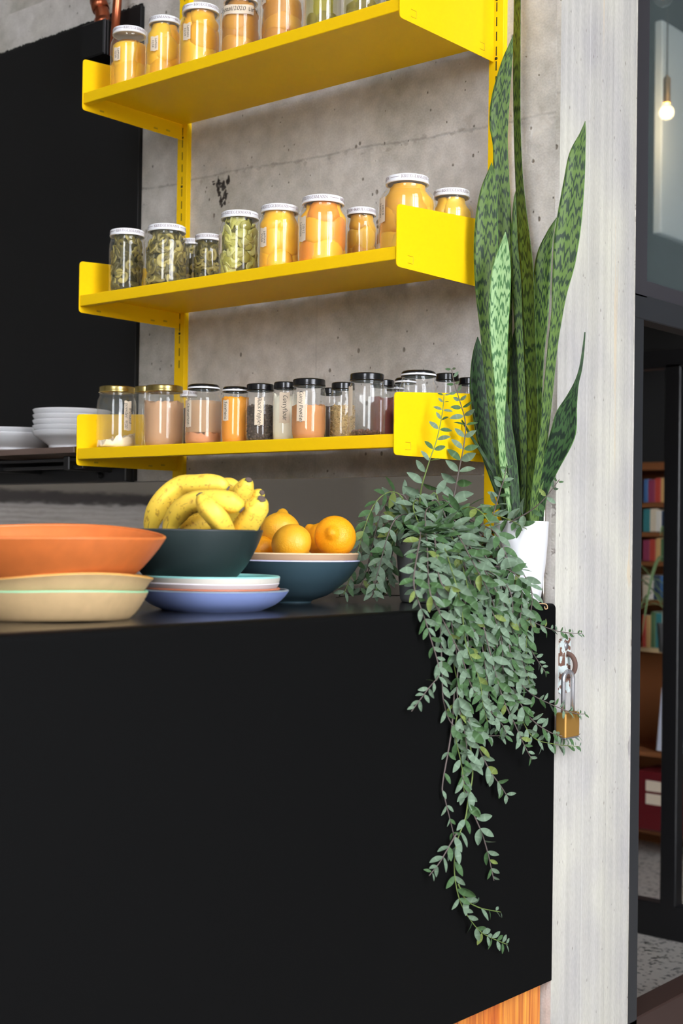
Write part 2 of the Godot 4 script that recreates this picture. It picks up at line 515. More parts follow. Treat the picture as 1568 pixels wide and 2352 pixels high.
func add_tape(t: Node3D, r: float, a0: float, y0: float, across: float, high: float, lines: Array, down := true, letter := 0.006) -> void:
	var rr := r + 0.0006
	var p := obj("paper_label", grid(10, 3, func(u, v):
		var a: float = a0 + (0.5 - u) * across / rr
		var y: float = y0 + (v - 0.5) * high + 0.0008 * sin(u * 9.0) * (1.0 if v < 0.1 or v > 0.9 else 0.0)
		return Vector3(cos(a) * rr, y, sin(a) * rr)), m.paper, t)
	for i in lines.size():
		var off: float = (i - (lines.size() - 1) / 2.0) * letter * 1.15
		var w := words(lines[i], letter, "Droid Serif" if i % 2 else "Droid Sans", 0.35)
		obj("writing", curved(w, rr, a0 + (off / rr if down else 0.0), y0 - (0.0 if down else off), down, 0.0004), m.ink, p)

func squeeze(p: Vector3, rin: float, less: float, low: float, top: float) -> Vector3:
	var rad := Vector2(p.x, p.z).length()
	var k := rad / rin
	var to := rin * k / pow(1.0 + pow(k, 7.0), 1.0 / 7.0) - less * k
	var s := to / maxf(rad, 1e-5)
	return Vector3(p.x * s, clampf(p.y, low, top), p.z * s)

func fill_fruit(t: Node3D, r: float, h: float, rl: float, mats: Array, core: Material, up := 0.9, layers := 3, called := "preserved_lemon") -> void:
	var rin := r * 0.965
	obj("syrup", lathe([Vector2(0, 0.004), Vector2(rin * 0.66, 0.005), Vector2(rin * 0.7, 0.012), Vector2(rin * 0.7, h * 0.68), Vector2(minf(rl * 0.7, rin * 0.7), h * 0.8), Vector2(minf(rl * 0.7, rin * 0.7), h * up), Vector2(0, h * up)], 28), core, t)
	var n := 0
	var tall := h * up / layers
	for k in layers:
		var ph := rng.randf() * TAU
		var count := 4 if k < layers - 1 else 3
		for i in count:
			n += 1
			var a := ph + TAU * i / count + rng.randf_range(-0.2, 0.2)
			var y := tall * (k + 0.5) + rng.randf_range(-0.2, 0.2) * tall
			var c := Vector3(cos(a) * rin * 0.62, y, sin(a) * rin * 0.62)
			var sz := Vector3(rin * rng.randf_range(0.74, 0.95), tall * rng.randf_range(0.66, 0.95), rin * rng.randf_range(0.74, 0.95))
			var b := Basis.from_euler(Vector3(rng.randf_range(-0.5, 0.5), a, rng.randf_range(-0.5, 0.5)))
			var less := rng.randf() * 0.0014 + 0.0002
			var neck := rl * 0.88
			var sp := grid(18, 12, func(u, v):
				var th: float = u * TAU; var f: float = (v - 0.5) * PI
				var q := c + b * (Vector3(cos(th) * cos(f), sin(f), sin(th) * cos(f)) * sz)
				var lim: float = rin if q.y < h * 0.7 else lerpf(rin, neck, smoothstep(h * 0.7, h * 0.84, q.y))
				return squeeze(q, lim, less, 0.004, h * up + 0.003))
			obj(called, sp, mats[n % mats.size()], t)

func fill_slices(t: Node3D, r: float, h: float, rl: float, mats: Array, core: Material, count := 60, ro := 0.0115, hole := 0.24) -> void:
	var rin := r * 0.965
	obj("brine", lathe([Vector2(0, 0.004), Vector2(rin * 0.7, 0.005), Vector2(rin * 0.74, 0.012), Vector2(rin * 0.74, h * 0.7), Vector2(rl * 0.68, h * 0.82), Vector2(rl * 0.68, h * 0.9), Vector2(0, h * 0.9)], 24), core, t)
	for i in int(count * 1.7):
		var a := rng.randf() * TAU
		var y := rng.randf_range(0.012, h * 0.88)
		var out := rng.randf_range(0.74, 0.98)
		var lim := rin if y < h * 0.7 else lerpf(rin, rl * 0.88, smoothstep(h * 0.7, h * 0.84, y))
		var c := Vector3(cos(a) * lim * out, y, sin(a) * lim * out)
		# mostly facing outward, tipped at random
		var nrm := (Vector3(cos(a), 0, sin(a)) + Vector3(rng.randf_range(-0.9, 0.9), rng.randf_range(-0.9, 0.9), rng.randf_range(-0.9, 0.9))).normalized()
		var e1 := nrm.cross(Vector3.UP).normalized()
		var e2 := nrm.cross(e1)
		var big := ro * rng.randf_range(0.75, 1.25)
		var squash := rng.randf_range(0.65, 1.0)
		var th := rng.randf_range(0.0016, 0.0026)
		var less := rng.randf() * 0.001
		var prof := [Vector2(hole, -0.6), Vector2(0.9, -0.9), Vector2(1.0, 0.0), Vector2(0.9, 0.9), Vector2(hole, 0.6), Vector2(hole, -0.6)]
		if hole < 0.05: prof = [Vector2(0.0, -0.6), Vector2(0.88, -0.9), Vector2(1.0, 0.0), Vector2(0.88, 0.9), Vector2(0.0, 0.6)]
		var np := prof.size() - 1
		var g := grid(14, np, func(u, v):
			var q: Vector2 = prof[roundi(v * np)]
			var p := c + (e1 * cos(u * TAU) + e2 * sin(u * TAU) * squash) * q.x * big + nrm * q.y * th
			return squeeze(p, lim, less, 0.004, h * 0.93))
		obj("pickle_slice", g, mats[i % mats.size()], t)

func fill_powder(t: Node3D, called: String, r: float, h: float, level: float, what: Material, lump := 0.06, tilt := Vector2.ZERO) -> void:
	var rin := r * 0.965
	var sd := rng.randi() % 1000
	var nz := FastNoiseLite.new()
	nz.seed = sd
	nz.frequency = 1.0
	obj(called, grid(36, 15, func(u, v):
		var a: float = u * TAU
		var k := roundi(v * 15)
		var rad := rin
		var top: float = h * level * (1.0 + lump * nz.get_noise_2d(cos(a) * 2.5, sin(a) * 2.5) * 2.0 + 0.3 * lump * nz.get_noise_2d(a * 7.0, 3.0)) + tilt.x * cos(a) + tilt.y * sin(a)
		top = maxf(top, 0.004)
		if k == 0: return Vector3(0, 0.003, 0)
		if k == 1: rad = rin * 0.9
		if k == 2: rad = rin * 0.97
		if k <= 7: return Vector3(cos(a) * rad, lerpf(0.003, top, (k - 1) / 6.0), sin(a) * rad)
		rad = rin * (1.0 - (k - 7) / 8.0)
		var mid: float = h * level
		return Vector3(cos(a) * rad, lerpf(mid, top, rad / rin) + 0.004 * nz.get_noise_2d(cos(a) * rad * 120.0, sin(a) * rad * 120.0), sin(a) * rad)), what, t)

func fill_seeds(t: Node3D, called: String, r: float, h: float, level: float, what: Material, size: Vector3, count: int) -> void:
	var rin := r * 0.96 - size.x
	var mm := MultiMesh.new()
	mm.transform_format = MultiMesh.TRANSFORM_3D
	mm.use_colors = true
	var ball := SphereMesh.new()
	ball.radius = 0.5; ball.height = 1.0; ball.radial_segments = 8; ball.rings = 4
	mm.mesh = ball
	mm.instance_count = count
	for i in count:
		var a := rng.randf() * TAU
		var y := rng.randf_range(0.004, h * level)
		var rad := rin * rng.randf_range(0.93, 1.0)
		if i % 5 == 0 or level < 0.1:
			y = h * level + rng.randf_range(-0.002, 0.002); rad = rin * sqrt(rng.randf())
			if level < 0.1: y = rng.randf_range(0.004, h * level + 0.003)
		var b := Basis.from_euler(Vector3(rng.randf() * TAU, rng.randf() * TAU, rng.randf() * TAU)).scaled_local(size * 2.0 * rng.randf_range(0.8, 1.15))
		mm.set_instance_transform(i, Transform3D(b, Vector3(cos(a) * rad, y, sin(a) * rad)))
		var g := rng.randf_range(0.6, 1.3)
		mm.set_instance_color(i, Color(g, g * 0.97, g * 0.94))
	var o := MultiMeshInstance3D.new()
	o.multimesh = mm
	var s: StandardMaterial3D = what.duplicate()
	s.vertex_color_use_as_albedo = true
	o.material_override = s
	o.name = called
	o.set_meta("kind", "stuff")
	t.add_child(o, true)
	if level >= 0.1:
		obj("seed_bed", lathe([Vector2(0, 0.003), Vector2(rin * 0.94, 0.004), Vector2(rin * 0.94, h * level - 0.002), Vector2(0, h * level - 0.002)], 24), m.powder_dark if called == "peppercorns" else what, t)

func jar(called: String, label: String, group: String, x: float, y: float, z: float, r: float, rl: float, h: float, lid: String) -> Node3D:
	var t := thing(called, label, "jar", Vector3(x, y, z), group)
	obj("glass", lathe(jar_profile(r, rl, h), 44), m.glass, t)
	add_lid(t, lid, rl, h, atan2(CAM.z - z, CAM.x - x) + rng.randf_range(-0.5, 0.6))
	return t

func facing(t: Node3D) -> float:
	return atan2(CAM.z - t.position.z, CAM.x - t.position.x)

const Y1 := 1.9106
const Y2 := 1.5063
const Y3 := 1.2019
const SHELF_DEEP := 0.283
const LIP := 0.022

func v(x: float, y: float, z: float) -> Vector3:
	return Vector3(x, y, z)

# ---------------------------------------------------------------- shelves
func rounded(pts: Array, radius: Array) -> PackedVector2Array:
	var out := PackedVector2Array()
	for i in pts.size():
		var a: Vector2 = pts[(i - 1 + pts.size()) % pts.size()]; var b: Vector2 = pts[i]; var c: Vector2 = pts[(i + 1) % pts.size()]
		if radius[i] <= 0.0:
			out.append(b)
			continue
		var p: Vector2 = b + (a - b).normalized() * radius[i]
		var q: Vector2 = b + (c - b).normalized() * radius[i]
		for k in 6:
			var t := k / 5.0
			out.append(p.lerp(b, t).lerp(b.lerp(q, t), t))
	return out

func wall_rail(x0: float, label: String) -> void:
	var t := thing("wall_rail", label, "shelf rail", Vector3(x0, 1.05, 0), "yellow slotted rails holding the shelves")
	var st := tool()
	box(Vector3(0.0149, 0.7, 0.0122), Vector3(0.0298, 1.4, 0.0016), 0.0005, Basis(), st)
	for x in [0.0008, 0.029]:
		box(Vector3(x, 0.7, 0.006), Vector3(0.0016, 1.4, 0.012), 0.0005, Basis(), st)
	st.generate_normals()
	obj("channel", st, m.yellow, t)
	for k in 20:
		var y := 1.37 - k * 0.0525
		obj("slot", box(Vector3(0.0155, y, 0.0125), Vector3(0.0028, 0.017, 0.0012), 0.0003), m.slot, t)
		obj("slot", box(Vector3(0.0155, y - 0.026, 0.0125), Vector3(0.0028, 0.017, 0.0012), 0.0003), m.slot, t)
		if k % 2 == 0:
			var hole := lathe([Vector2(0, 0.0009), Vector2(0.003, 0.0009), Vector2(0.003, 0.0), Vector2(0, 0)], 12)
			var o := obj("screw_hole", hole, m.slot, t)
			o.position = Vector3(0.0155, y - 0.013, 0.0126)
			o.rotation.x = PI / 2

func shelf(y: float, label: String) -> void:
	var t := thing("wall_shelf", label, "shelf", Vector3(0, y, 0), "three yellow steel wall shelves")
	# the tray: a board with folded front and back lips and a rounded front fold
	var cross := rounded([Vector2(0.012, -0.0016), Vector2(0.012, 0), Vector2(SHELF_DEEP, 0), Vector2(SHELF_DEEP, -LIP), Vector2(SHELF_DEEP - 0.014, -LIP), Vector2(SHELF_DEEP - 0.014, -LIP + 0.0014), Vector2(SHELF_DEEP - 0.0016, -LIP + 0.0014), Vector2(SHELF_DEEP - 0.0016, -0.0016)],
		[0, 0, 0.0025, 0.002, 0, 0, 0, 0])
	obj("shelf_board", sheet(cross, SHELF_LONG - 0.007, func(q, w): return Vector3(0.0035 + w, q.y, q.x)), m.yellow, t)
	for s in 2:
		var x := 0.0 if s == 0 else SHELF_LONG - 0.0015
		var out := rounded([Vector2(0.014, -LIP - 0.012), Vector2(SHELF_DEEP + 0.0015, -LIP - 0.012), Vector2(SHELF_DEEP + 0.0015, 0.0675), Vector2(0.014, 0.087)], [0.002, 0.008, 0.008, 0.002])
		var b := obj("side_bracket", sheet(out, 0.0015, func(q, w): return Vector3(x + w, q.y, q.x)), m.yellow, t)
		# pressed tabs and hooks that show on the outside and under the shelf
		var xo := x + (0.0015 if s else 0.0)
		for q in [[SHELF_DEEP - 0.035, -LIP + 0.004], [0.05, -LIP + 0.006]]:
			var st := tool()
			for e in [[0.0, 0.006, 0.014, 0.0008], [0.0, -0.006, 0.014, 0.0008], [-0.007, 0.0, 0.0008, 0.012]]:
				box(Vector3(xo, q[1] + e[1], q[0] + e[0]), Vector3(0.0012, e[3], e[2]), 0.0002, Basis(), st)
			st.generate_normals()
			obj("pressed_tab", st, m.tab, b)
		if s == 0:
			for q in [0.235, 0.09, 0.055]:
				obj("bracket_slot", box(Vector3(0.0019, -LIP - 0.004 + (0.003 if q < 0.08 else 0.0), q), Vector3(0.0012, 0.0035, 0.011), 0.0006), m.tab, b)

# ---------------------------------------------------------------- setting
func setting() -> void:
	# the concrete wall that carries the shelves, 27 cm thick, with its end face towards the window
	var c0 := 0.929
	var st := tool()
	var quad := func(a, b, c, d, uva, uvb, uvc, uvd):
		for k in [[a, uva], [b, uvb], [c, uvc], [a, uva], [c, uvc], [d, uvd]]:
			st.set_smooth_group(-1); st.set_uv(k[1]); st.add_vertex(k[0])
	var uvf := func(x, y): return Vector2((x + 0.28) / 1.2, (2.3 - y) / 1.2)
	quad.call(Vector3(-3.5, 5, 0), Vector3(c0, 5, 0), Vector3(c0, 0, 0), Vector3(-3.5, 0, 0), uvf.call(-3.5, 5), uvf.call(c0, 5), uvf.call(c0, 0), uvf.call(-3.5, 0))
	quad.call(Vector3(c0, 5, -0.27), Vector3(-3.5, 5, -0.27), Vector3(-3.5, 0, -0.27), Vector3(c0, 0, -0.27), Vector2(0, 0), Vector2(3, 0), Vector2(3, 3), Vector2(0, 3))
	st.generate_normals()
	var w := struct("wall_back", st, m.concrete, "grey cast concrete wall behind the yellow shelves")
	# the end face has crumbled arrises, so its outline wanders
	var nz := FastNoiseLite.new()
	nz.frequency = 1.0; nz.seed = 4; nz.fractal_octaves = 3
	var wander := func(y, k):
		var a: float = nz.get_noise_2d(y * 40.0, k * 9.0) * 0.0022
		var big: float = nz.get_noise_2d(y * 7.0, 30.0 + k * 9.0)
		return a + minf(0.0, big + 0.42) * 0.02
	obj("end_face", grid(10, 600, func(u, vv):
		var y: float = 5.0 * vv
		var x: float = c0
		var z: float = -0.27 * u
		if u < 0.01: z += minf(0.0, wander.call(y, 1)) * 0.2
		if u > 0.99:
			z -= wander.call(y, 2); x -= 0.002
		return Vector3(x, y, z)), m.board_concrete, w)
	obj("top_cap", box(Vector3((c0 - 3.5) / 2, 5.02, -0.135), Vector3(c0 + 3.5, 0.05, 0.26), 0.001), m.concrete, w)
	# floor, ceiling and the other walls of the room, open where the windows are
	struct("floor", box(Vector3(0.3, -0.05, 0.5), Vector3(8.4, 0.1, 9.0), 0.001), m.terrazzo, "pale terrazzo floor with dark chips")
	struct("ceiling", box(Vector3(0.3, 5.1, 0.5), Vector3(8.4, 0.14, 9.2), 0.001), m.plaster, "plain pale ceiling")
	struct("wall_left", box(Vector3(-3.6, 2.5, 0.5), Vector3(0.2, 5.0, 9.0), 0.001), m.side_wall, "grey wall at the far left")
	struct("wall_far", box(Vector3(0.3, 2.5, -3.6), Vector3(8.4, 5.0, 0.2), 0.001), m.dark_wall, "dark wall at the end of the next room")
	st = tool()   # window wall to the right: piers, sill and head round one tall opening
	for q in [[4.5, 0.35, 1.4, 1.9, 0.7], [4.5, 4.9, 1.4, 1.9, 0.2], [4.5, 2.5, -1.775, 4.45, 5.0], [4.5, 2.5, 3.675, 2.65, 5.0]]:
		box(Vector3(q[0], q[1], q[2]), Vector3(0.2, q[4], q[3]), 0.001, Basis(), st)
	st.generate_normals()
	struct("wall_right", st, m.plaster, "white wall round the tall window")
	st = tool()
	for q in [[-0.7, 2.5, 5.8, 5.0], [4.05, 2.5, 0.9, 5.0], [2.9, 0.7, 1.4, 1.4], [2.9, 4.9, 1.4, 0.2]]:
		box(Vector3(q[0], q[1], 5.0), Vector3(q[2], q[3], 0.2), 0.001, Basis(), st)
	st.generate_normals()
	struct("wall_front", st, m.plaster, "white wall with a broad window facing the shelves")
	var wn := struct("window_1", tool_bars([[4.45, 2.75, 0.49, 0.06, 4.1, 0.06], [4.45, 2.75, 1.75, 0.06, 4.1, 0.16], [4.45, 2.75, 2.31, 0.06, 4.1, 0.06], [4.45, 3.2, 1.4, 0.06, 0.06, 1.9], [4.45, 0.74, 1.4, 0.06, 0.06, 1.9], [4.45, 4.77, 1.4, 0.06, 0.06, 1.9]]), m.frame, "tall window with dark bars beside the counter")
	struct("window_2", tool_bars([[2.24, 3.1, 5.0, 0.06, 3.4, 0.06], [2.9, 3.1, 5.0, 0.06, 3.4, 0.06], [3.56, 3.1, 5.0, 0.06, 3.4, 0.06]]), m.frame, "broad window facing the shelves")
	# stainless splashback along the wall
	obj("splash", box(Vector3(-1.3, 1.037, 0.003), Vector3(4.42, 0.222, 0.006), 0.001), m.steel, struct_node("trim_1", "brushed stainless splashback along the back of the worktop"))
	# black boarding on the wall left of the shelves
	var bb := struct("trim_2", box(Vector3(-1.82, 1.676, 0.006), Vector3(3.36, 1.052, 0.012), 0.001), m.black_board, "matt black boarding beside the shelves")
	var nz2 := FastNoiseLite.new(); nz2.frequency = 1.0
	obj("foam_joint", grid(900, 1, func(u, vv):
		var x: float = -1.6 + 1.46 * u
		return Vector3(x, 2.201 + vv * (0.0075 + 0.0035 * nz2.get_noise_2d(x * 130.0, 0.0) + 0.002 * nz2.get_noise_2d(x * 25.0, 5.0)), 0.004 + 0.002 * vv)), m.gap, bb)
	obj("lower_rail", box(Vector3(-1.82, 1.163, 0.016), Vector3(3.35, 0.03, 0.03), 0.002), m.black_metal, bb)
	var bolt := obj("bolt", lathe([Vector2(0.0, 0.006), Vector2(0.006, 0.006), Vector2(0.0075, 0.003), Vector2(0.008, 0.0), Vector2(0, 0)], 16), m.black_metal, bb)
	bolt.position = Vector3(-0.228, 1.162, 0.031); bolt.rotation.x = PI / 2

func tool_bars(list: Array) -> SurfaceTool:
	var st := tool()
	for q in list:
		box(Vector3(q[0], q[1], q[2]), Vector3(q[3], q[4], q[5]), 0.004, Basis(), st)
	st.generate_normals()
	return st

func struct_node(called: String, label: String) -> Node3D:
	var o := Node3D.new()
	o.name = called
	o.set_meta("kind", "structure")
	o.set_meta("label", label)
	add_child(o, true)
	return o

# a slatted cupboard on the far left wall: the splashback mirrors its slats
func louvre() -> void:
	var t := thing("slatted_cupboard", "low white cupboard with horizontal slats, mirrored in the splashback", "cupboard", Vector3(-3.49, 0, 2.5))
	obj("carcass", box(Vector3(0.1, 0.6, 0), Vector3(0.18, 1.2, 1.5), 0.004), m.side_wall, t)
	obj("top", box(Vector3(0.11, 1.2, 0), Vector3(0.22, 0.06, 1.54), 0.004), m.frame, t)
	for k in 44:
		obj("slat", box(Vector3(0.2, 0.12 + k * 0.0242, 0), Vector3(0.012, 0.015, 1.46), 0.002, Basis(Vector3(0, 0, 1), 0.5)), m.lid_white, t)

# the steel glazing that runs on from the end of the wall, and the room behind it
func glazing() -> void:
	var f := struct_node("window_3", "dark steel framed glazing that runs on from the concrete wall end")
	obj("post", box(Vector3(0.878, 3.25, -0.322), Vector3(0.044, 3.5, 0.1), 0.002), m.frame, f)
	obj("post", box(Vector3(0.87, 0.73, -0.318), Vector3(0.06, 1.46, 0.086), 0.002), m.frame_dark, f)
	obj("transom", box(Vector3(0.879, 1.483, -1.78), Vector3(0.042, 0.048, 3.0), 0.002), m.frame_dark, f)
	obj("sash", box(Vector3(0.872, 1.524, -1.8), Vector3(0.03, 0.034, 2.86), 0.002), m.frame, f)
	obj("pane", box(Vector3(0.87, 3.25, -1.8), Vector3(0.006, 3.42, 2.86), 0.001), m.pane, f)
	obj("sill", box(Vector3(0.87, 0.062, -1.8), Vector3(0.06, 0.124, 2.96), 0.003), m.sill, f)
	# black steel partition across the next room
	var p := thing("steel_partition", "black steel partition frame standing on terrazzo behind the glazing", "partition", Vector3(0.5, 0, -1.285))
	obj("base_rail", box(Vector3(-0.25, 0.045, 0), Vector3(1.1, 0.09, 0.04), 0.002), m.black_metal, p)
	obj("top_rail", box(Vector3(-0.25, 1.51, 0), Vector3(1.1, 0.05, 0.04), 0.002), m.black_metal, p)
	obj("post", box(Vector3(0.002, 0.79, 0), Vector3(0.045, 1.41, 0.04), 0.003), m.black_metal, p)
	obj("post", box(Vector3(-0.75, 0.79, 0), Vector3(0.045, 1.41, 0.04), 0.003), m.black_metal, p)
	# bookcase
	var b := thing("bookcase", "brown wooden bookcase full of books behind the black partition", "bookcase", Vector3(0.1, 0, -2.18))
	obj("back_panel", box(Vector3(0.05, 0.65, -0.11), Vector3(0.7, 1.3, 0.012), 0.001), m.shelf_wood, b)
	for x in [-0.3, 0.4]:
		obj("side_panel", box(Vector3(x, 0.65, 0), Vector3(0.02, 1.3, 0.22), 0.001), m.shelf_wood, b)
	for y in [1.27, 1.148, 1.052, 0.956, 0.83, 0.675, 0.335, 0.085]:
		obj("shelf_board", box(Vector3(0.05, y, 0.0), Vector3(0.7, 0.016, 0.22), 0.001), m.counter_wood if y == 0.675 else m.shelf_wood, b)
	rng.seed = 77
	var cols := [Color8(196, 74, 60), Color8(70, 110, 160), Color8(232, 226, 214), Color8(60, 128, 132), Color8(214, 170, 110), Color8(150, 60, 90), Color8(48, 66, 92), Color8(222, 206, 180), Color8(92, 122, 84)]
	var tone := ["red", "blue", "white", "teal", "tan", "plum", "navy", "cream", "green"]
	var rows := ["topmost", "second", "third", "fourth", "fifth"]
	var at := [1.156, 1.06, 0.964, 0.838, 0.683]
	var tall := [0.085, 0.076, 0.076, 0.086, 0.12]
	for r in 5:
		var x := -0.004
		for k in 6:
			var wd := rng.randf_range(0.014, 0.024)
			var c := (k * 4 + r * 2 + 1) % 9
			var hh: float = tall[r] * rng.randf_range(0.86, 1.0)
			var bk := thing("book", "%s book, number %s from the left in the %s row of the bookcase" % [tone[c], ["one", "two", "three", "four", "five", "six", "seven"][k], rows[r]], "book", Vector3(x + wd / 2, at[r], -2.13), "books in the bookcase")
			obj("cover", box(Vector3(0, hh / 2, 0), Vector3(wd, hh, 0.13), 0.0015), mat(cols[c], 0.6), bk)
			obj("pages", box(Vector3(0, hh / 2 + 0.0005, -0.002), Vector3(wd - 0.004, hh - 0.0005, 0.126), 0.0005), m.lid_white, bk)
			x += wd + 0.001
	var pb := thing("picture_book", "large pale picture book leaning in the bookcase below the book rows", "book", Vector3(0.16, 0.344, -2.1))
	var tip := Basis(Vector3.RIGHT, -0.16)
	obj("cover", box(Vector3(0, 0.105, 0), Vector3(0.23, 0.205, 0.012), 0.001, tip), mat(Color8(196, 200, 212), 0.35), pb)
	obj("cover_picture", box(Vector3(0.005, 0.093, 0.0078), Vector3(0.15, 0.1, 0.001), 0.0002, tip), mat(Color8(92, 112, 150), 0.35), pb)
	obj("cover_picture", box(Vector3(0.02, 0.078, 0.0095), Vector3(0.1, 0.03, 0.001), 0.0002, tip), mat(Color8(30, 36, 52), 0.35), pb)
	obj("cover_title", box(Vector3(0.0, 0.18, -0.005), Vector3(0.1, 0.012, 0.001), 0.0002, tip), mat(Color8(200, 130, 120), 0.35), pb)
	var rb := thing("storage_box", "dark red box with two pale label cards on the lowest bookcase shelf", "box", Vector3(0.12, 0.094, -2.12))
	obj("body", box(Vector3(0, 0.095, 0), Vector3(0.26, 0.19, 0.16), 0.004), mat(Color8(96, 14, 22), 0.5), rb)
	for y in [0.145, 0.103]:
		obj("label_card", box(Vector3(-0.055, y, 0.081), Vector3(0.07, 0.034, 0.002), 0.0005), m.paper, rb)
	# grassy plant in front of it
	var gp := thing("spiky_plant", "spiky long leaved green plant in front of the bookcase", "plant", Vector3(0.15, 0.683, -1.94))
	obj("pot", lathe([Vector2(0, 0), Vector2(0.024, 0), Vector2(0.03, 0.07), Vector2(0.032, 0.09), Vector2(0.027, 0.09), Vector2(0.026, 0.08), Vector2(0, 0.08)], 24), m.grey_pot, gp)
	for k in 20:
		var a := rng.randf() * TAU
		var up := rng.randf_range(0.35, 1.5)
		var len := rng.randf_range(0.2, 0.42)
		var from := rng.randf_range(0.02, 0.2)
		var pts := []
		for i in 7:
			var s := i / 6.0
			pts.append(Vector3(cos(a) * len * s * 0.8, 0.08 + from + len * (up * s - 1.0 * s * s), sin(a) * len * s * 0.45 + 0.03 * s))
		var wid := []
		for i in 13: wid.append(0.0055 * sin(PI * clampf(0.12 + i / 12.0 * 0.88, 0, 1)) + 0.0004)
		obj("leaf", ribbon(smooth_line(pts, 2), wid), m.grass_leaf, gp)
	obj("stem", tube([Vector3(0, 0.07, 0), Vector3(0.004, 0.22, 0)], 0.006, 8), m.stem_green, gp)
	# pale panel high in the next room, and the lamps that hang before it
	var pp := thing("pale_panel", "large pale blue grey wall panel high in the next room", "panel", Vector3(-0.02, 2.06, -2.17))
	obj("board", box(Vector3(0, 0.36, -0.6), Vector3(0.03, 0.72, 1.2), 0.004), m.pale_panel, pp)
	pendant("pendant_lamp", "lit globe bulb on a brass socket hanging before the pale panel", Vector3(0.10, 2.405, -2.0), 0.024, true)
	pendant("pendant_lamp", "clear globe bulb at the top edge of the glazing, higher than the lit one", Vector3(0.29, 2.613, -1.6), 0.032, false)

func pendant(called: String, label: String, at: Vector3, r: float, lit: bool) -> void:
	var t := thing(called, label, "lamp", at, "")
	obj("globe", lathe(smooth_line([Vector2(0, -r), Vector2(r * 0.5, -r * 0.87), Vector2(r * 0.87, -r * 0.5), Vector2(r, 0), Vector2(r * 0.87, r * 0.5), Vector2(r * 0.5, r * 0.9), Vector2(r * 0.36, r * 1.25)], 4), 32), m.glass, t)
	obj("socket", lathe([Vector2(0, r * 1.2), Vector2(0.011, r * 1.2), Vector2(0.012, r * 1.3), Vector2(0.012, r * 1.2 + 0.08), Vector2(0.004, r * 1.2 + 0.09), Vector2(0, r * 1.2 + 0.09)], 20), m.brass, t)
	obj("cord", tube([Vector3(0, r * 1.2 + 0.085, 0), Vector3(0, 5.03 - at.y, 0)], 0.0025, 8), m.black_metal, t)
	obj("filament", lathe([Vector2(0, -0.012), Vector2(0.009, -0.008), Vector2(0.011, 0), Vector2(0.009, 0.008), Vector2(0, 0.012)], 16), m.glow if lit else m.brass, t)
	if not lit: return
	var l := OmniLight3D.new()
	l.name = "bulb"
	l.light_color = Color(1.0, 0.86, 0.66)
	l.light_energy = 0.05
	l.omni_range = 8.0
	l.omni_attenuation = 2.0
	l.light_size = 0.012
	l.shadow_enabled = true
	t.add_child(l, true)

# a leaf blade: widths across a line, lying towards up-and-out
func ribbon(line: Array, wid: Array) -> SurfaceTool:
	var n := line.size() - 1
	return grid(2, n, func(u, vv):
		var j := roundi(vv * n)
		var t: Vector3 = (line[mini(j + 1, n)] - line[maxi(j - 1, 0)]).normalized()
		var s := t.cross(Vector3.UP).normalized()
		return line[j] + s * (u - 0.5) * 2.0 * wid[mini(j, wid.size() - 1)] + Vector3.DOWN * 0.3 * (1.0 - absf(u - 0.5) * 2.0) * wid[mini(j, wid.size() - 1)])

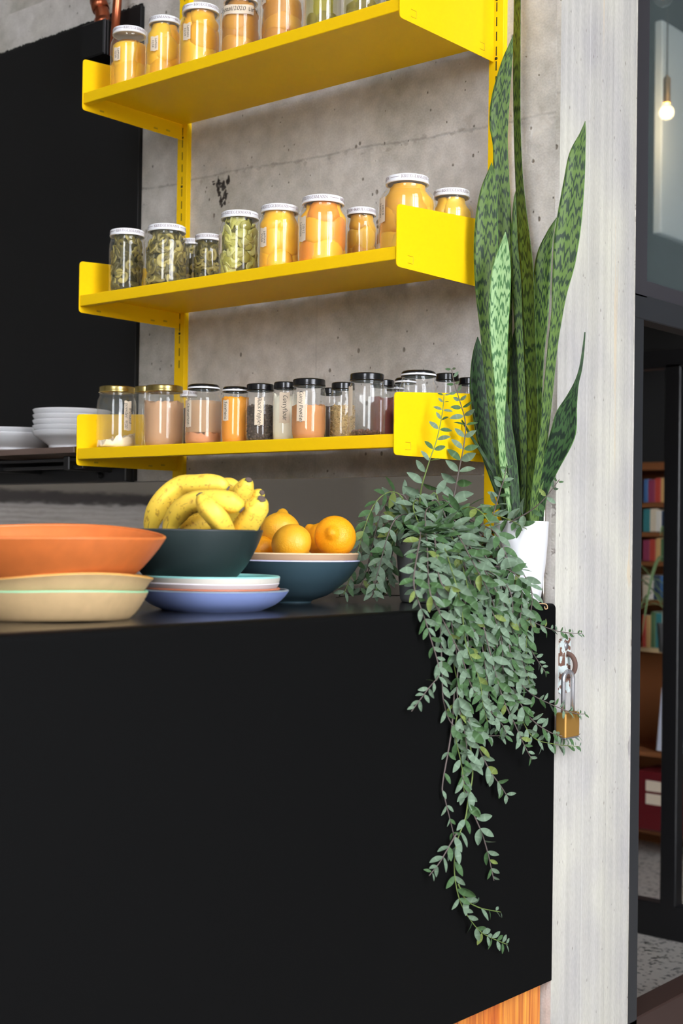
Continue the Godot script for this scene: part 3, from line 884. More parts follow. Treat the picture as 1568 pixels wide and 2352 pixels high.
# ---------------------------------------------------------------- counter
func counter() -> void:
	var t := thing("bar_counter", "long matt black counter with folded top edge, in front of the shelves", "counter", Vector3(EDGE, 0, 0))
	# sheet front with a small rounded fold into the worktop
	var top := TOP
	var bottom := 0.2875
	var arc := [Vector2(-0.02, top)]
	for k in 7:
		var a := PI / 2 * (1.0 - k / 6.0)
		arc.append(Vector2(-0.009 + cos(a) * 0.009, top - 0.009 + sin(a) * 0.009))
	arc.append(Vector2(0, bottom))
	var prof := PackedVector2Array(arc)
	prof.append(Vector2(-0.012, bottom)); prof.append(Vector2(-0.012, top - 0.012)); prof.append(Vector2(-0.02, top - 0.012))
	obj("front_panel", sheet(prof, 2.6, func(q, w): return Vector3(q.x, q.y, w + 0.0005)), m.counter, t)
	obj("worktop", box(Vector3(-0.37, top - 0.02, 1.3), Vector3(0.70, 0.04, 2.58), 0.002), m.worktop, t)
	obj("carcass", box(Vector3(-0.36, 0.6, 1.31), Vector3(0.66, 0.58, 2.56), 0.002), m.black_metal, t)
	var pz := 0.003
	var wd := [0.115, 0.052, 0.075, 0.115, 0.088, 0.115, 0.1, 0.115, 0.092, 0.115, 0.1, 0.115, 0.1, 0.115, 0.1, 0.115, 0.1, 0.115, 0.1]
	for k in 19:
		obj("plank", box(Vector3(-0.03, 0.155, pz + wd[k] / 2), Vector3(0.02, 0.30, wd[k] - 0.0012), 0.0012), m["timber_%d" % (k % 3)], t)
		pz += wd[k] + (0.0012 if k != 1 else 0.0)
	# bench shelf with the white plates at the far left
	var b := thing("bench_shelf", "steel edged wooden shelf on the black boarding, under the white plates", "shelf", Vector3(-1.0, 1.2035, 0.012))
	obj("board", box(Vector3(0.0, 0.0065, 0.079), Vector3(1.7, 0.013, 0.157), 0.001), m.wood_edge, b)
	obj("steel_strip", box(Vector3(0.425, 0.0065, 0.1582), Vector3(0.85, 0.013, 0.0016), 0.0004), m.bench_edge, b)
	obj("end_cap", box(Vector3(0.851, 0.0065, 0.079), Vector3(0.0025, 0.014, 0.158), 0.0006), m.steel, b)
	for q in [[0.13, -0.013], [0.12, -0.028]]:
		obj("under_rail", box(Vector3(0.0, q[1], q[0]), Vector3(1.68, 0.007, 0.012), 0.001), m.black_metal, b)
	for x in [0.3, 0.55, 0.8]:
		obj("bracket", box(Vector3(x, -0.02, 0.07), Vector3(0.02, 0.03, 0.138), 0.002), m.black_metal, b)
	# pipe housing and the copper pipes
	var h := thing("pipe_housing", "black box housing on the boarding where the copper pipes go in", "box", Vector3(-0.2345, 2.13, 0.042))
	obj("body", box(Vector3(0.0, 0.0, 0.0), Vector3(0.078, 0.078, 0.056), 0.003), m.black_board, h)
	obj("lid_seam", box(Vector3(0.0394, 0, 0.016), Vector3(0.0014, 0.079, 0.004), 0.0004), m.frame, h)
	obj("lid_seam", box(Vector3(0.0394, 0, 0.024), Vector3(0.0014, 0.079, 0.003), 0.0004), m.frame, h)
	var p1 := thing("copper_pipe", "thick copper elbow pipe rising from the black housing", "pipe", Vector3(-0.232, 2.165, 0.045))
	var bend := smooth_line([Vector3(0.006, 0.0, 0), Vector3(0.0, 0.03, 0), Vector3(-0.012, 0.055, 0), Vector3(-0.02, 0.09, 0), Vector3(-0.02, 0.3, 0)], 5)
	obj("pipe", tube(bend, 0.0165, 20), m.copper, p1)
	obj("collar", tube([Vector3(-0.004, 0.038, 0), Vector3(-0.015, 0.062, 0)], 0.0192, 20), m.copper, p1)
	obj("collar", tube([Vector3(0.006, 0.0, 0), Vector3(0.002, 0.016, 0)], 0.019, 20), m.copper, p1)
	var p2 := thing("copper_pipe", "thin upright copper pipe just right of the black housing", "pipe", Vector3(-0.157, 2.08, 0.065))
	obj("pipe", tube([Vector3(-0.010, 0, 0), Vector3(0, 0.12, 0), Vector3(0.004, 0.4, 0)], 0.0098, 18), m.copper, p2)
	obj("wall_clip", box(Vector3(-0.01, 0.005, -0.03), Vector3(0.026, 0.02, 0.058), 0.003), m.black_metal, p2)

func padlock() -> void:
	var t := thing("wall_hasp", "rusty painted hasp plate with a ring on the concrete wall end", "hasp", Vector3(0.929, 0.818, -0.031))
	obj("plate", sheet(rounded([Vector2(-0.018, -0.047), Vector2(0.018, -0.047), Vector2(0.018, 0.047), Vector2(-0.018, 0.047)], [0.005, 0.005, 0.006, 0.006]), 0.003, func(q, w): return Vector3(w - 0.0005, q.y, q.x)), m.hasp, t)
	var screw := obj("screw", lathe([Vector2(0.0, 0.0028), Vector2(0.003, 0.0026), Vector2(0.006, 0.001), Vector2(0.0062, 0.0), Vector2(0, 0)], 18), m.dull_steel, t)
	screw.position = Vector3(0.0025, 0.034, -0.003); screw.rotation.z = -PI / 2
	var ring := []
	for k in 17:
		var a := PI * (0.5 - k / 16.0)
		ring.append(Vector3(0.001 + 0.017 * cos(a), 0.001 + 0.0195 * sin(a), -0.008))
	obj("staple_ring", tube(ring, 0.0042, 12), m.rust, t)
	var l := thing("padlock", "brass padlock with a long steel shackle hanging from the hasp ring", "padlock", Vector3(0.9520, 0.7008, -0.0076))
	obj("body", box(Vector3(0, 0.021, 0), Vector3(0.02, 0.042, 0.046), 0.002), m.brass, l)
	obj("base_plate", box(Vector3(0, -0.0005, 0), Vector3(0.019, 0.003, 0.045), 0.001), m.dull_steel, l)
	var sh := []
	sh.append(Vector3(0, 0.036, 0.0155)); sh.append(Vector3(0, 0.095, 0.0155))
	for k in 13:
		var a := PI * k / 12.0
		sh.append(Vector3(0, 0.096 + 0.0145 * sin(a), 0.0155 * cos(a)))
	sh.append(Vector3(0, 0.095, -0.0155)); sh.append(Vector3(0, 0.036, -0.0155))
	obj("shackle", tube(sh, 0.0038, 14), m.chrome, l)

# ---------------------------------------------------------------- crockery and fruit
func bowl(called: String, label: String, cat: String, group: String, at: Vector3, outer: Array, wall: float, body: Material, inside: Material, rim: Material, tilt := Vector3.ZERO, wob := 0.0) -> Node3D:
	# outer: profile from the middle of the foot to the lip
	var t := thing(called, label, cat, at, group)
	t.rotation = tilt
	var line := smooth_line(outer, 4)
	var n := line.size() - 1
	var wave := func(p: Vector3) -> Vector3:
		var a := atan2(p.z, p.x)
		var f := Vector2(p.x, p.z).length() / (outer[-1] as Vector2).x
		return Vector3(p.x * (1.0 + wob * 0.02 * sin(a * 2.0 + 0.6)), p.y + wob * 0.004 * f * f * (sin(a * 2.0) + 0.5 * sin(a * 3.0 + 1.0)), p.z)
	obj("body", grid(72, n, func(u, vv):
		var q: Vector2 = line[roundi(vv * n)]
		return wave.call(Vector3(cos(u * TAU) * q.x, q.y, sin(u * TAU) * q.x))), body, t)
	var last: Vector2 = outer[-1]
	var inner := [last + Vector2(-wall, -0.0006)]
	for k in range(line.size() - 2, -1, -1):
		var q: Vector2 = line[k]
		var d := ((line[k + 1] as Vector2) - q).normalized()
		var p := q + Vector2(-d.y, d.x) * wall
		if p.x > 0.004 and p.x < inner[-1].x and p.y < last.y - 0.0015 and q.x > last.x * 0.25: inner.append(p)
	inner.append(Vector2(0.0, inner[-1].y))
	var m2 := inner.size() - 1
	obj("glaze", grid(72, m2, func(u, vv):
		var q: Vector2 = inner[roundi(vv * m2)]
		return wave.call(Vector3(cos(u * TAU) * q.x, q.y, sin(u * TAU) * q.x))), inside, t)
	var lip := [last, last + Vector2(-wall * 0.1, wall * 0.35), last + Vector2(-wall * 0.5, wall * 0.55), last + Vector2(-wall * 0.9, wall * 0.3), last + Vector2(-wall, -0.0006)]
	obj("rim", grid(72, 4, func(u, vv):
		var q: Vector2 = lip[roundi(vv * 4)]
		return wave.call(Vector3(cos(u * TAU) * q.x, q.y, sin(u * TAU) * q.x))), rim, t)
	return t

func crockery() -> void:
	var P := func(list): return list.map(func(q): return Vector2(q[0], q[1]))
	# right-hand stack: two nested bowls of lemons
	var c: Vector3 = Vector3(0.6418, TOP, 0.3520)
	bowl("serving_bowl", "deep blue green bowl with lavender rim, standing on the counter under the lemons", "bowl", "", c, P.call([[0, 0.002], [0.028, 0.002], [0.033, 0.0], [0.036, 0.004], [0.062, 0.014], [0.088, 0.034], [0.104, 0.053], [0.113, 0.069]]), 0.004, glaze(Color8(58, 80, 90), 0.45), glaze(Color8(186, 190, 226)), glaze(Color8(206, 206, 236)))
	bowl("serving_bowl", "tan bowl nested in the blue green bowl, holding the lemons", "bowl", "", c + Vector3(0, 0.006, 0), P.call([[0, 0.004], [0.03, 0.004], [0.06, 0.016], [0.085, 0.036], [0.1, 0.054], [0.1075, 0.066], [0.1105, 0.0745]]), 0.004, glaze(Color8(196, 160, 128)), glaze(Color8(214, 178, 136)), glaze(Color8(236, 204, 160)))
	# middle stack of plates
	c = Vector3(0.7227, TOP, 0.6111)
	bowl("dinner_plate", "periwinkle blue coupe plate at the bottom of the middle stack", "plate", "", c, P.call([[0, 0.003], [0.066, 0.003], [0.07, 0.0], [0.074, 0.001], [0.092, 0.009], [0.104, 0.019], [0.1115, 0.029]]), 0.004, glaze(Color8(140, 158, 214), 0.35), glaze(Color8(104, 124, 126)), glaze(Color8(128, 142, 156)))
	bowl("dinner_plate", "terracotta plate just above the blue plate in the middle stack", "plate", "", c + Vector3(-0.002, 0.008, 0), P.call([[0, 0.003], [0.064, 0.003], [0.068, 0.0], [0.09, 0.01], [0.1, 0.0235]]), 0.004, glaze(Color8(186, 112, 84)), glaze(Color8(190, 116, 88)), glaze(Color8(190, 116, 88)))
	bowl("dinner_plate", "white plate above the terracotta one in the middle stack", "plate", "", c + Vector3(-0.004, 0.014, 0), P.call([[0, 0.003], [0.064, 0.003], [0.068, 0.0], [0.088, 0.008], [0.0965, 0.0195], [0.1, 0.0255]]), 0.005, glaze(Color8(206, 196, 196)), glaze(Color8(226, 220, 222)), glaze(Color8(232, 226, 230)))
	bowl("dinner_plate", "cream plate with turquoise glaze at the top of the middle stack", "plate", "", c + Vector3(-0.003, 0.022, 0), P.call([[0, 0.003], [0.064, 0.003], [0.068, 0.0], [0.086, 0.006], [0.097, 0.0145], [0.1005, 0.0262]]), 0.005, glaze(Color8(214, 208, 196)), glaze(Color8(120, 198, 192)), glaze(Color8(150, 214, 206)))
	# the dark bowl of bananas on them
	bowl("serving_bowl", "large charcoal bowl with dark green body, holding the bananas", "bowl", "", Vector3(0.6974, TOP, 0.6325) + Vector3(0, 0.0405, 0), P.call([[0, 0.001], [0.058, 0.001], [0.064, 0.004], [0.08, 0.022], [0.092, 0.042], [0.101, 0.062], [0.1055, 0.0752]]), 0.0035, m.dark_bowl, glaze(Color8(44, 48, 54), 0.35), glaze(Color8(52, 56, 62), 0.35))
	# left stack
	c = Vector3(0.7391, TOP, 0.9118)
	bowl("shallow_dish", "tan dish with mint green rim at the bottom of the left stack", "dish", "", c, P.call([[0, 0.002], [0.084, 0.002], [0.092, 0.0], [0.1, 0.005], [0.109, 0.016], [0.116, 0.028], [0.12, 0.0365]]), 0.004, m.tan_clay, glaze(Color8(132, 198, 150)), glaze(Color8(150, 208, 164)), Vector3(0.0, 0, 0.004), 0.4)
	bowl("shallow_dish", "tan dish with ochre rim, second in the left stack, sitting askew", "dish", "", c + Vector3(0.003, 0.0175, 0), P.call([[0, 0.002], [0.084, 0.002], [0.092, 0.0], [0.1, 0.005], [0.113, 0.018], [0.121, 0.029], [0.126, 0.0345]]), 0.004, m.tan_clay, glaze(Color8(206, 160, 60)), glaze(Color8(226, 172, 92)), Vector3(0.012, 0, 0.045), 0.9)
	bowl("shallow_dish", "thin white dish pinched under the orange bowl in the left stack", "dish", "", c + Vector3(-0.03, 0.032, 0.02), P.call([[0, 0.002], [0.07, 0.002], [0.085, 0.004], [0.1, 0.012], [0.108, 0.02]]), 0.004, glaze(Color8(216, 206, 204)), glaze(Color8(230, 226, 226)), glaze(Color8(236, 232, 236)), Vector3(0.0, 0, 0.0), 0.3)
	bowl("serving_bowl", "big terracotta orange bowl on top of the left stack", "bowl", "", Vector3(0.7249, TOP, 0.9237) + Vector3(0, 0.046, 0), P.call([[0, 0.001], [0.086, 0.001], [0.1, 0.004], [0.121, 0.014], [0.139, 0.033], [0.152, 0.05], [0.1605, 0.0635]]), 0.0045, m.orange_clay, m.orange_clay, m.orange_clay, Vector3(0.034, 0, -0.042), 0.6)
	# white plates on the bench
	for k in 5:
		bowl("soup_plate", "white china soup plate, %s of the five stacked left of the yellow shelf" % ["lowest", "second lowest", "middle one", "second highest", "topmost"][k], "plate", "white soup plates on the bench shelf", Vector3(-0.245, 1.2176 + k * 0.0118, 0.1), P.call([[0, 0.0], [0.046, 0.0], [0.05, 0.006], [0.066, 0.018], [0.08, 0.027], [0.0855, 0.036]]), 0.003, m.china, m.china, m.china)
	for k in 2:
		bowl("soup_plate", "white china plate, %s of the pair at the left edge beyond the five" % ["lower", "upper"][k], "plate", "white plates at the left edge", Vector3(-0.445, 1.2176 + k * 0.011, 0.1), P.call([[0, 0.0], [0.06, 0.0], [0.066, 0.006], [0.086, 0.018], [0.1, 0.03], [0.105, 0.037]]), 0.003, m.china, m.china, m.china)

func lemon(label: String, at: Vector3, r: float, nipple: Vector3, pale: bool, tall := 1.0) -> void:
	var t := thing("lemon", label, "lemon", at, "orange yellow lemons in the nested bowls")
	var b := Basis(Quaternion(Vector3.UP, nipple.normalized()))
	obj("fruit", grid(40, 28, func(u, vv):
		var f: float = (vv - 0.5) * PI
		var d := Vector3(cos(u * TAU) * cos(f), sin(f), sin(u * TAU) * cos(f))
		var rr := r * (1.0 + 0.02 * sin(u * TAU * 2.0 + 1.0) * cos(f) + 0.012 * sin(f * 5.0))
		var q := d * rr * Vector3(1, tall, 1)
		var up := clampf((sin(f) - 0.93) / 0.07, 0, 1)
		q.y += r * 0.24 * up * up * (3.0 - 2.0 * up)
		q.y -= r * 0.04 * clampf((-sin(f) - 0.95) / 0.05, 0, 1)
		return b * q), m.lemon_pale if pale else m.lemon, t)
	var s := obj("stem_scar", lathe([Vector2(0.0, 0.0012), Vector2(0.0022, 0.0008), Vector2(0.0028, -0.0006), Vector2(0, -0.001)], 10), m.stem_green, t)
	s.position = b * Vector3(0, -r * 0.985 * tall, 0)
	s.basis = b * Basis(Vector3.RIGHT, PI)

func fruit() -> void:
	lemon("pale round lemon at the back left of the bowl, highest of the lemons", Vector3(0.6010, 1.0409, 0.3366), 0.0339, Vector3(-0.2, 1, -0.4), true)
	lemon("squat lemon at the front of the bowl, in the middle", Vector3(0.6727, 1.0221, 0.3869), 0.0337, Vector3(0.2, -0.6, -1), true, 0.88)
	lemon("orange lemon at the right of the bowl with its nipple towards the camera", Vector3(0.7105, 1.0343, 0.3223), 0.0341, Vector3(0.45, 0.16, 0.75), false)
	lemon("lemon behind the right one, only its nipple and edge in sight", Vector3(0.6363, 1.0286, 0.2671), 0.0302, Vector3(-0.72, 0.7, 0.5), false)
	lemon("lemon low on the left side of the bowl next to the charcoal bowl", Vector3(0.5909, 1.0073, 0.3706), 0.0267, Vector3(-0.3, 0.4, -0.8), false)
	var where := ["longest banana arching over the back of the bowl at the left", "second arching banana, its dark tip over the front one", "short front banana pointing up with its dark tip to the left", "thick banana leaning right over the bowl rim", "upright banana behind, with the highest tip", "small banana tip between the upright and the leaning one", "banana lying at the back behind the upright one", "banana deep in the bowl in the hollow under the arches"]
	var list := [
		[0.0149, [v(0.601,1.033,0.625), v(0.611,1.056,0.630), v(0.629,1.085,0.628), v(0.649,1.107,0.612), v(0.678,1.110,0.601), v(0.707,1.111,0.589), v(0.718,1.104,0.580)]],
		[0.0151, [v(0.673,1.030,0.656), v(0.686,1.056,0.658), v(0.716,1.078,0.659), v(0.745,1.085,0.648), v(0.771,1.084,0.639), v(0.784,1.078,0.628), v(0.790,1.072,0.623)]],
		[0.0147, [v(0.759,1.091,0.675), v(0.769,1.078,0.673), v(0.782,1.065,0.669), v(0.780,1.050,0.651), v(0.759,1.031,0.622), v(0.737,1.014,0.601)]],
		[0.0170, [v(0.812,1.087,0.605), v(0.800,1.074,0.601), v(0.785,1.056,0.600), v(0.761,1.038,0.594), v(0.736,1.019,0.589)]],
		[0.0145, [v(0.742,1.117,0.560), v(0.730,1.103,0.556), v(0.717,1.087,0.554), v(0.694,1.064,0.547), v(0.674,1.041,0.550)]],
		[0.0120, [v(0.743,1.099,0.532), v(0.730,1.093,0.530), v(0.714,1.081,0.530), v(0.687,1.058,0.526), v(0.665,1.034,0.531)]],
		[0.0134, [v(0.695,1.104,0.533), v(0.680,1.109,0.534), v(0.657,1.106,0.539), v(0.637,1.091,0.556), v(0.629,1.067,0.576), v(0.628,1.043,0.589)]],
		[0.0141, [v(0.707,1.057,0.588), v(0.700,1.053,0.607), v(0.685,1.045,0.620), v(0.668,1.034,0.621)]],
	]
	for i in list.size():
		var line := smooth_line(list[i][1], 6)
		var n := line.size()
		var at: Vector3 = line[n / 2]
		var loc := line.map(func(q): return q - at)
		var t := thing("banana", where[i], "banana", at, "bananas in the charcoal bowl")
		var rad := []
		for k in n:
			var s := float(k) / (n - 1)
			var e := minf(s, 1.0 - s)
			var taper: float = pow(clampf(e / 0.24, 0.0, 1.0), 0.75)
			rad.append(list[i][0] * (0.37 + 0.67 * taper))
		obj("skin", tube(loc, rad, 20, 0.055), m.banana, t)
		# the dark blossom or stem end: the last end of the arching ones, the first of those that point up
		var ends := [[loc[0], (loc[0] - loc[1]).normalized(), rad[0]]] if i in [2, 3, 4, 5] else [[loc[-1], (loc[-1] - loc[-2]).normalized(), rad[-1]]]
		for e in ends:
			obj("tip", tube([e[0] - e[1] * 0.0005, e[0] + e[1] * 0.0022, e[0] + e[1] * 0.0024], [e[2] * 1.0, e[2] * 0.9, e[2] * 0.5], 12, 0.1), m.banana_tip, t)

# ---------------------------------------------------------------- plants
func snake_plant() -> void:
	var at := Vector3(0.893, TOP, 0.052)
	var t := thing("potted_snake_plant", "tall snake plant with banded sword leaves in a white pot at the counter end", "plant", at)
	obj("pot", lathe([Vector2(0, 0.001), Vector2(0.03, 0.001), Vector2(0.033, 0.004), Vector2(0.0375, 0.03), Vector2(0.042, 0.07), Vector2(0.0445, 0.1), Vector2(0.0462, 0.138), Vector2(0.0456, 0.1395), Vector2(0.0448, 0.1385), Vector2(0.043, 0.12), Vector2(0.042, 0.11)], 64), m.white_pot, t)
	obj("soil", lathe([Vector2(0, 0.1), Vector2(0.036, 0.1), Vector2(0.0425, 0.112), Vector2(0.03, 0.117), Vector2(0, 0.12)], 32), m.soil, t)
	var list := [
		["mid", 0.16, 0, [Vector4(0.856,1.917,0.030,0.0008), Vector4(0.847,1.891,0.030,0.0091), Vector4(0.837,1.859,0.030,0.0197), Vector4(0.825,1.800,0.030,0.0319), Vector4(0.822,1.755,0.030,0.0327), Vector4(0.826,1.712,0.030,0.0258), Vector4(0.829,1.632,0.030,0.0303), Vector4(0.832,1.547,0.030,0.0348), Vector4(0.834,1.456,0.030,0.0348), Vector4(0.838,1.350,0.030,0.0302), Vector4(0.844,1.229,0.030,0.0226), Vector4(0.852,1.130,0.030,0.0180), Vector4(0.861,1.052,0.030,0.0150)]],
		["mid", 0.14, 0, [Vector4(0.843,1.677,0.080,0.0007), Vector4(0.841,1.657,0.080,0.0134), Vector4(0.837,1.628,0.080,0.0283), Vector4(0.833,1.584,0.080,0.0373), Vector4(0.832,1.539,0.080,0.0410), Vector4(0.831,1.494,0.080,0.0373), Vector4(0.831,1.449,0.080,0.0298), Vector4(0.838,1.389,0.080,0.0253), Vector4(0.851,1.284,0.080,0.0222), Vector4(0.869,1.165,0.080,0.0191), Vector4(0.885,1.051,0.080,0.0161)]],
		["pale", 0.14, 0, [Vector4(0.886,1.549,0.100,0.0007), Vector4(0.883,1.522,0.100,0.0175), Vector4(0.878,1.486,0.100,0.0322), Vector4(0.875,1.442,0.100,0.0358), Vector4(0.874,1.398,0.100,0.0336), Vector4(0.875,1.354,0.100,0.0292), Vector4(0.878,1.310,0.100,0.0234), Vector4(0.879,1.266,0.100,0.0190), Vector4(0.881,1.222,0.100,0.0124), Vector4(0.884,1.164,0.100,0.0131), Vector4(0.894,1.113,0.100,0.0160), Vector4(0.903,1.051,0.100,0.0174)]],
		["dark", 0.12, 0, [Vector4(0.801,1.385,0.055,0.0008), Vector4(0.802,1.361,0.055,0.0166), Vector4(0.805,1.331,0.055,0.0302), Vector4(0.809,1.289,0.055,0.0392), Vector4(0.817,1.243,0.055,0.0407), Vector4(0.826,1.190,0.055,0.0375), Vector4(0.835,1.137,0.055,0.0300), Vector4(0.849,1.085,0.055,0.0209), Vector4(0.859,1.051,0.055,0.0164)]],
		["dark", 0.10, 0, [Vector4(0.793,1.243,0.095,0.0007), Vector4(0.805,1.226,0.095,0.0037), Vector4(0.826,1.191,0.095,0.0052), Vector4(0.848,1.158,0.095,0.0059), Vector4(0.866,1.132,0.095,0.0059), Vector4(0.889,1.051,0.095,0.0065)]],
		["mid", 0.10, 62, [Vector4(0.876,2.076,0.055,0.0159), Vector4(0.878,2.001,0.055,0.0206), Vector4(0.880,1.925,0.055,0.0222), Vector4(0.882,1.843,0.055,0.0237), Vector4(0.885,1.738,0.055,0.0221), Vector4(0.890,1.655,0.055,0.0237), Vector4(0.895,1.602,0.055,0.0283), Vector4(0.902,1.535,0.055,0.0377), Vector4(0.908,1.475,0.055,0.0392), Vector4(0.910,1.401,0.055,0.0391), Vector4(0.913,1.312,0.055,0.0375), Vector4(0.915,1.224,0.055,0.0344), Vector4(0.912,1.136,0.055,0.0312), Vector4(0.907,1.052,0.055,0.0250)]],
		["mid", 0.10, 0, [Vector4(0.862,1.657,0.020,0.0008), Vector4(0.859,1.629,0.020,0.0151), Vector4(0.859,1.591,0.020,0.0226), Vector4(0.860,1.546,0.020,0.0271), Vector4(0.862,1.485,0.020,0.0271), Vector4(0.865,1.424,0.020,0.0241), Vector4(0.870,1.349,0.020,0.0195), Vector4(0.874,1.251,0.020,0.0165), Vector4(0.879,1.153,0.020,0.0150), Vector4(0.881,1.052,0.020,0.0135)]],
		["mid", 0.12, 20, [Vector4(0.933,1.582,0.015,0.0008), Vector4(0.922,1.557,0.015,0.0126), Vector4(0.911,1.518,0.015,0.0269), Vector4(0.907,1.466,0.015,0.0301), Vector4(0.906,1.406,0.015,0.0254), Vector4(0.903,1.347,0.015,0.0175), Vector4(0.901,1.272,0.015,0.0143), Vector4(0.899,1.168,0.015,0.0143), Vector4(0.897,1.052,0.015,0.0143)]],
		["mid", 0.16, 0, [Vector4(1.016,1.720,0.065,0.0007), Vector4(1.011,1.698,0.065,0.0114), Vector4(1.001,1.666,0.065,0.0272), Vector4(0.995,1.622,0.065,0.0344), Vector4(0.988,1.572,0.065,0.0402), Vector4(0.982,1.530,0.065,0.0417), Vector4(0.977,1.487,0.065,0.0360), Vector4(0.970,1.445,0.065,0.0259), Vector4(0.966,1.409,0.065,0.0195), Vector4(0.958,1.352,0.065,0.0166), Vector4(0.951,1.280,0.065,0.0159), Vector4(0.944,1.208,0.065,0.0152), Vector4(0.938,1.135,0.065,0.0138), Vector4(0.932,1.052,0.065,0.0131)]],
		["dark", 0.18, 0, [Vector4(1.008,1.377,0.045,0.0022), Vector4(1.004,1.343,0.045,0.0043), Vector4(0.999,1.315,0.045,0.0058), Vector4(0.992,1.294,0.045,0.0086), Vector4(0.983,1.269,0.045,0.0202), Vector4(0.973,1.241,0.045,0.0362), Vector4(0.967,1.208,0.045,0.0420), Vector4(0.958,1.172,0.045,0.0349), Vector4(0.951,1.143,0.045,0.0262), Vector4(0.941,1.107,0.045,0.0175), Vector4(0.929,1.052,0.045,0.0132)]],
		["dark", 0.10, 0, [Vector4(0.856,1.414,0.015,0.0008), Vector4(0.853,1.381,0.015,0.0121), Vector4(0.851,1.328,0.015,0.0181), Vector4(0.850,1.267,0.015,0.0204), Vector4(0.855,1.206,0.015,0.0181), Vector4(0.862,1.138,0.015,0.0151), Vector4(0.869,1.052,0.015,0.0120)]],
		["dark", 0.16, 0, [Vector4(0.878,1.280,0.085,0.0007), Vector4(0.882,1.253,0.085,0.0073), Vector4(0.886,1.216,0.085,0.0146), Vector4(0.891,1.172,0.085,0.0190), Vector4(0.899,1.120,0.085,0.0160), Vector4(0.907,1.051,0.085,0.0131)]],
		["mid", 0.10, 0, [Vector4(0.955,1.132,0.055,0.0007), Vector4(0.950,1.114,0.055,0.0058), Vector4(0.944,1.088,0.055,0.0109), Vector4(0.937,1.052,0.055,0.0116)]],
	]
	for e in list:
		var pts := smooth_line(e[3], 5)
		var n := pts.size() - 1
		var run := [0.0]
		for k in n:
			run.append(run[-1] + (Vector3(pts[k + 1].x, pts[k + 1].y, pts[k + 1].z) - Vector3(pts[k].x, pts[k].y, pts[k].z)).length())
		var cup: float = e[1]
		var twist := deg_to_rad(float(e[2]))
		var look := 0
		var across := 8
		var out := Vector3(0.62, 0.0, 0.78)
		var bow := rng.randf_range(0.004, 0.01)
		var st := tool()
		# closed blade: front from edge to edge, then back again, 1 to 3 mm thick
		var p := []
		for j in n + 1:
			var q: Vector4 = pts[j]
			var c := Vector3(q.x, q.y, q.z) - at
			var s := float(j) / n
			var a: Vector4 = pts[maxi(j - 1, 0)]; var b: Vector4 = pts[mini(j + 1, n)]
			var tg := Vector3(b.x - a.x, b.y - a.y, b.z - a.z).normalized()
			var nr := (out - tg * out.dot(tg)).normalized().rotated(tg, twist)
			var sd := tg.cross(nr)
			c += nr * bow * sin(s * PI * 1.3)
			# gather the foot of the leaf into the pot
			var foot := smoothstep(TOP + 0.3, TOP + 0.11, q.y)
			var home := Vector3(clampf(c.x, -0.028, 0.028), c.y, clampf(c.z, -0.03, 0.03))
			c = c.lerp(home, foot)
			var w: float = maxf(q.w, 0.0012)
			var row := []
			for i in 2 * across:
				var back := i >= across
				var u: float = (float(i) / across) if not back else (2.0 - float(i) / across)
				var x := u * 2.0 - 1.0
				var th: float = (0.0016 * (1.0 - x * x) + 0.0002) * minf(1.0, w / 0.01)
				row.append([c + sd * x * w / 2 + nr * (cup * w * (x * x - 0.4) + (-th if back else th)), Vector2(u, run[j] * 1.25 + e[1])])
			row.append(row[0])
			p.append(row)
		for j in n:
			for i in 2 * across:
				for k in [[i, j], [i, j + 1], [i + 1, j], [i + 1, j], [i, j + 1], [i + 1, j + 1]]:
					st.set_smooth_group(0)
					st.set_uv(p[k[1]][k[0]][1])
					st.add_vertex(p[k[1]][k[0]][0])
		st.generate_normals()
		obj("leaf", st, m["leaf_" + e[0]], t)

func oval_mesh(width: float, cup: float, droop: float) -> ArrayMesh:
	return grid(4, 8, func(u, vv):
		var x: float = vv
		var s: float = pow(sin(PI * pow(clampf(vv * 0.98 + 0.01, 0, 1), 0.9)), 0.75)
		var y: float = (u - 0.5) * width * s
		return Vector3(x, cup * width * s * (absf(u - 0.5) * 2.0) ** 2 * 0.5 - droop * vv * vv, y)).commit()

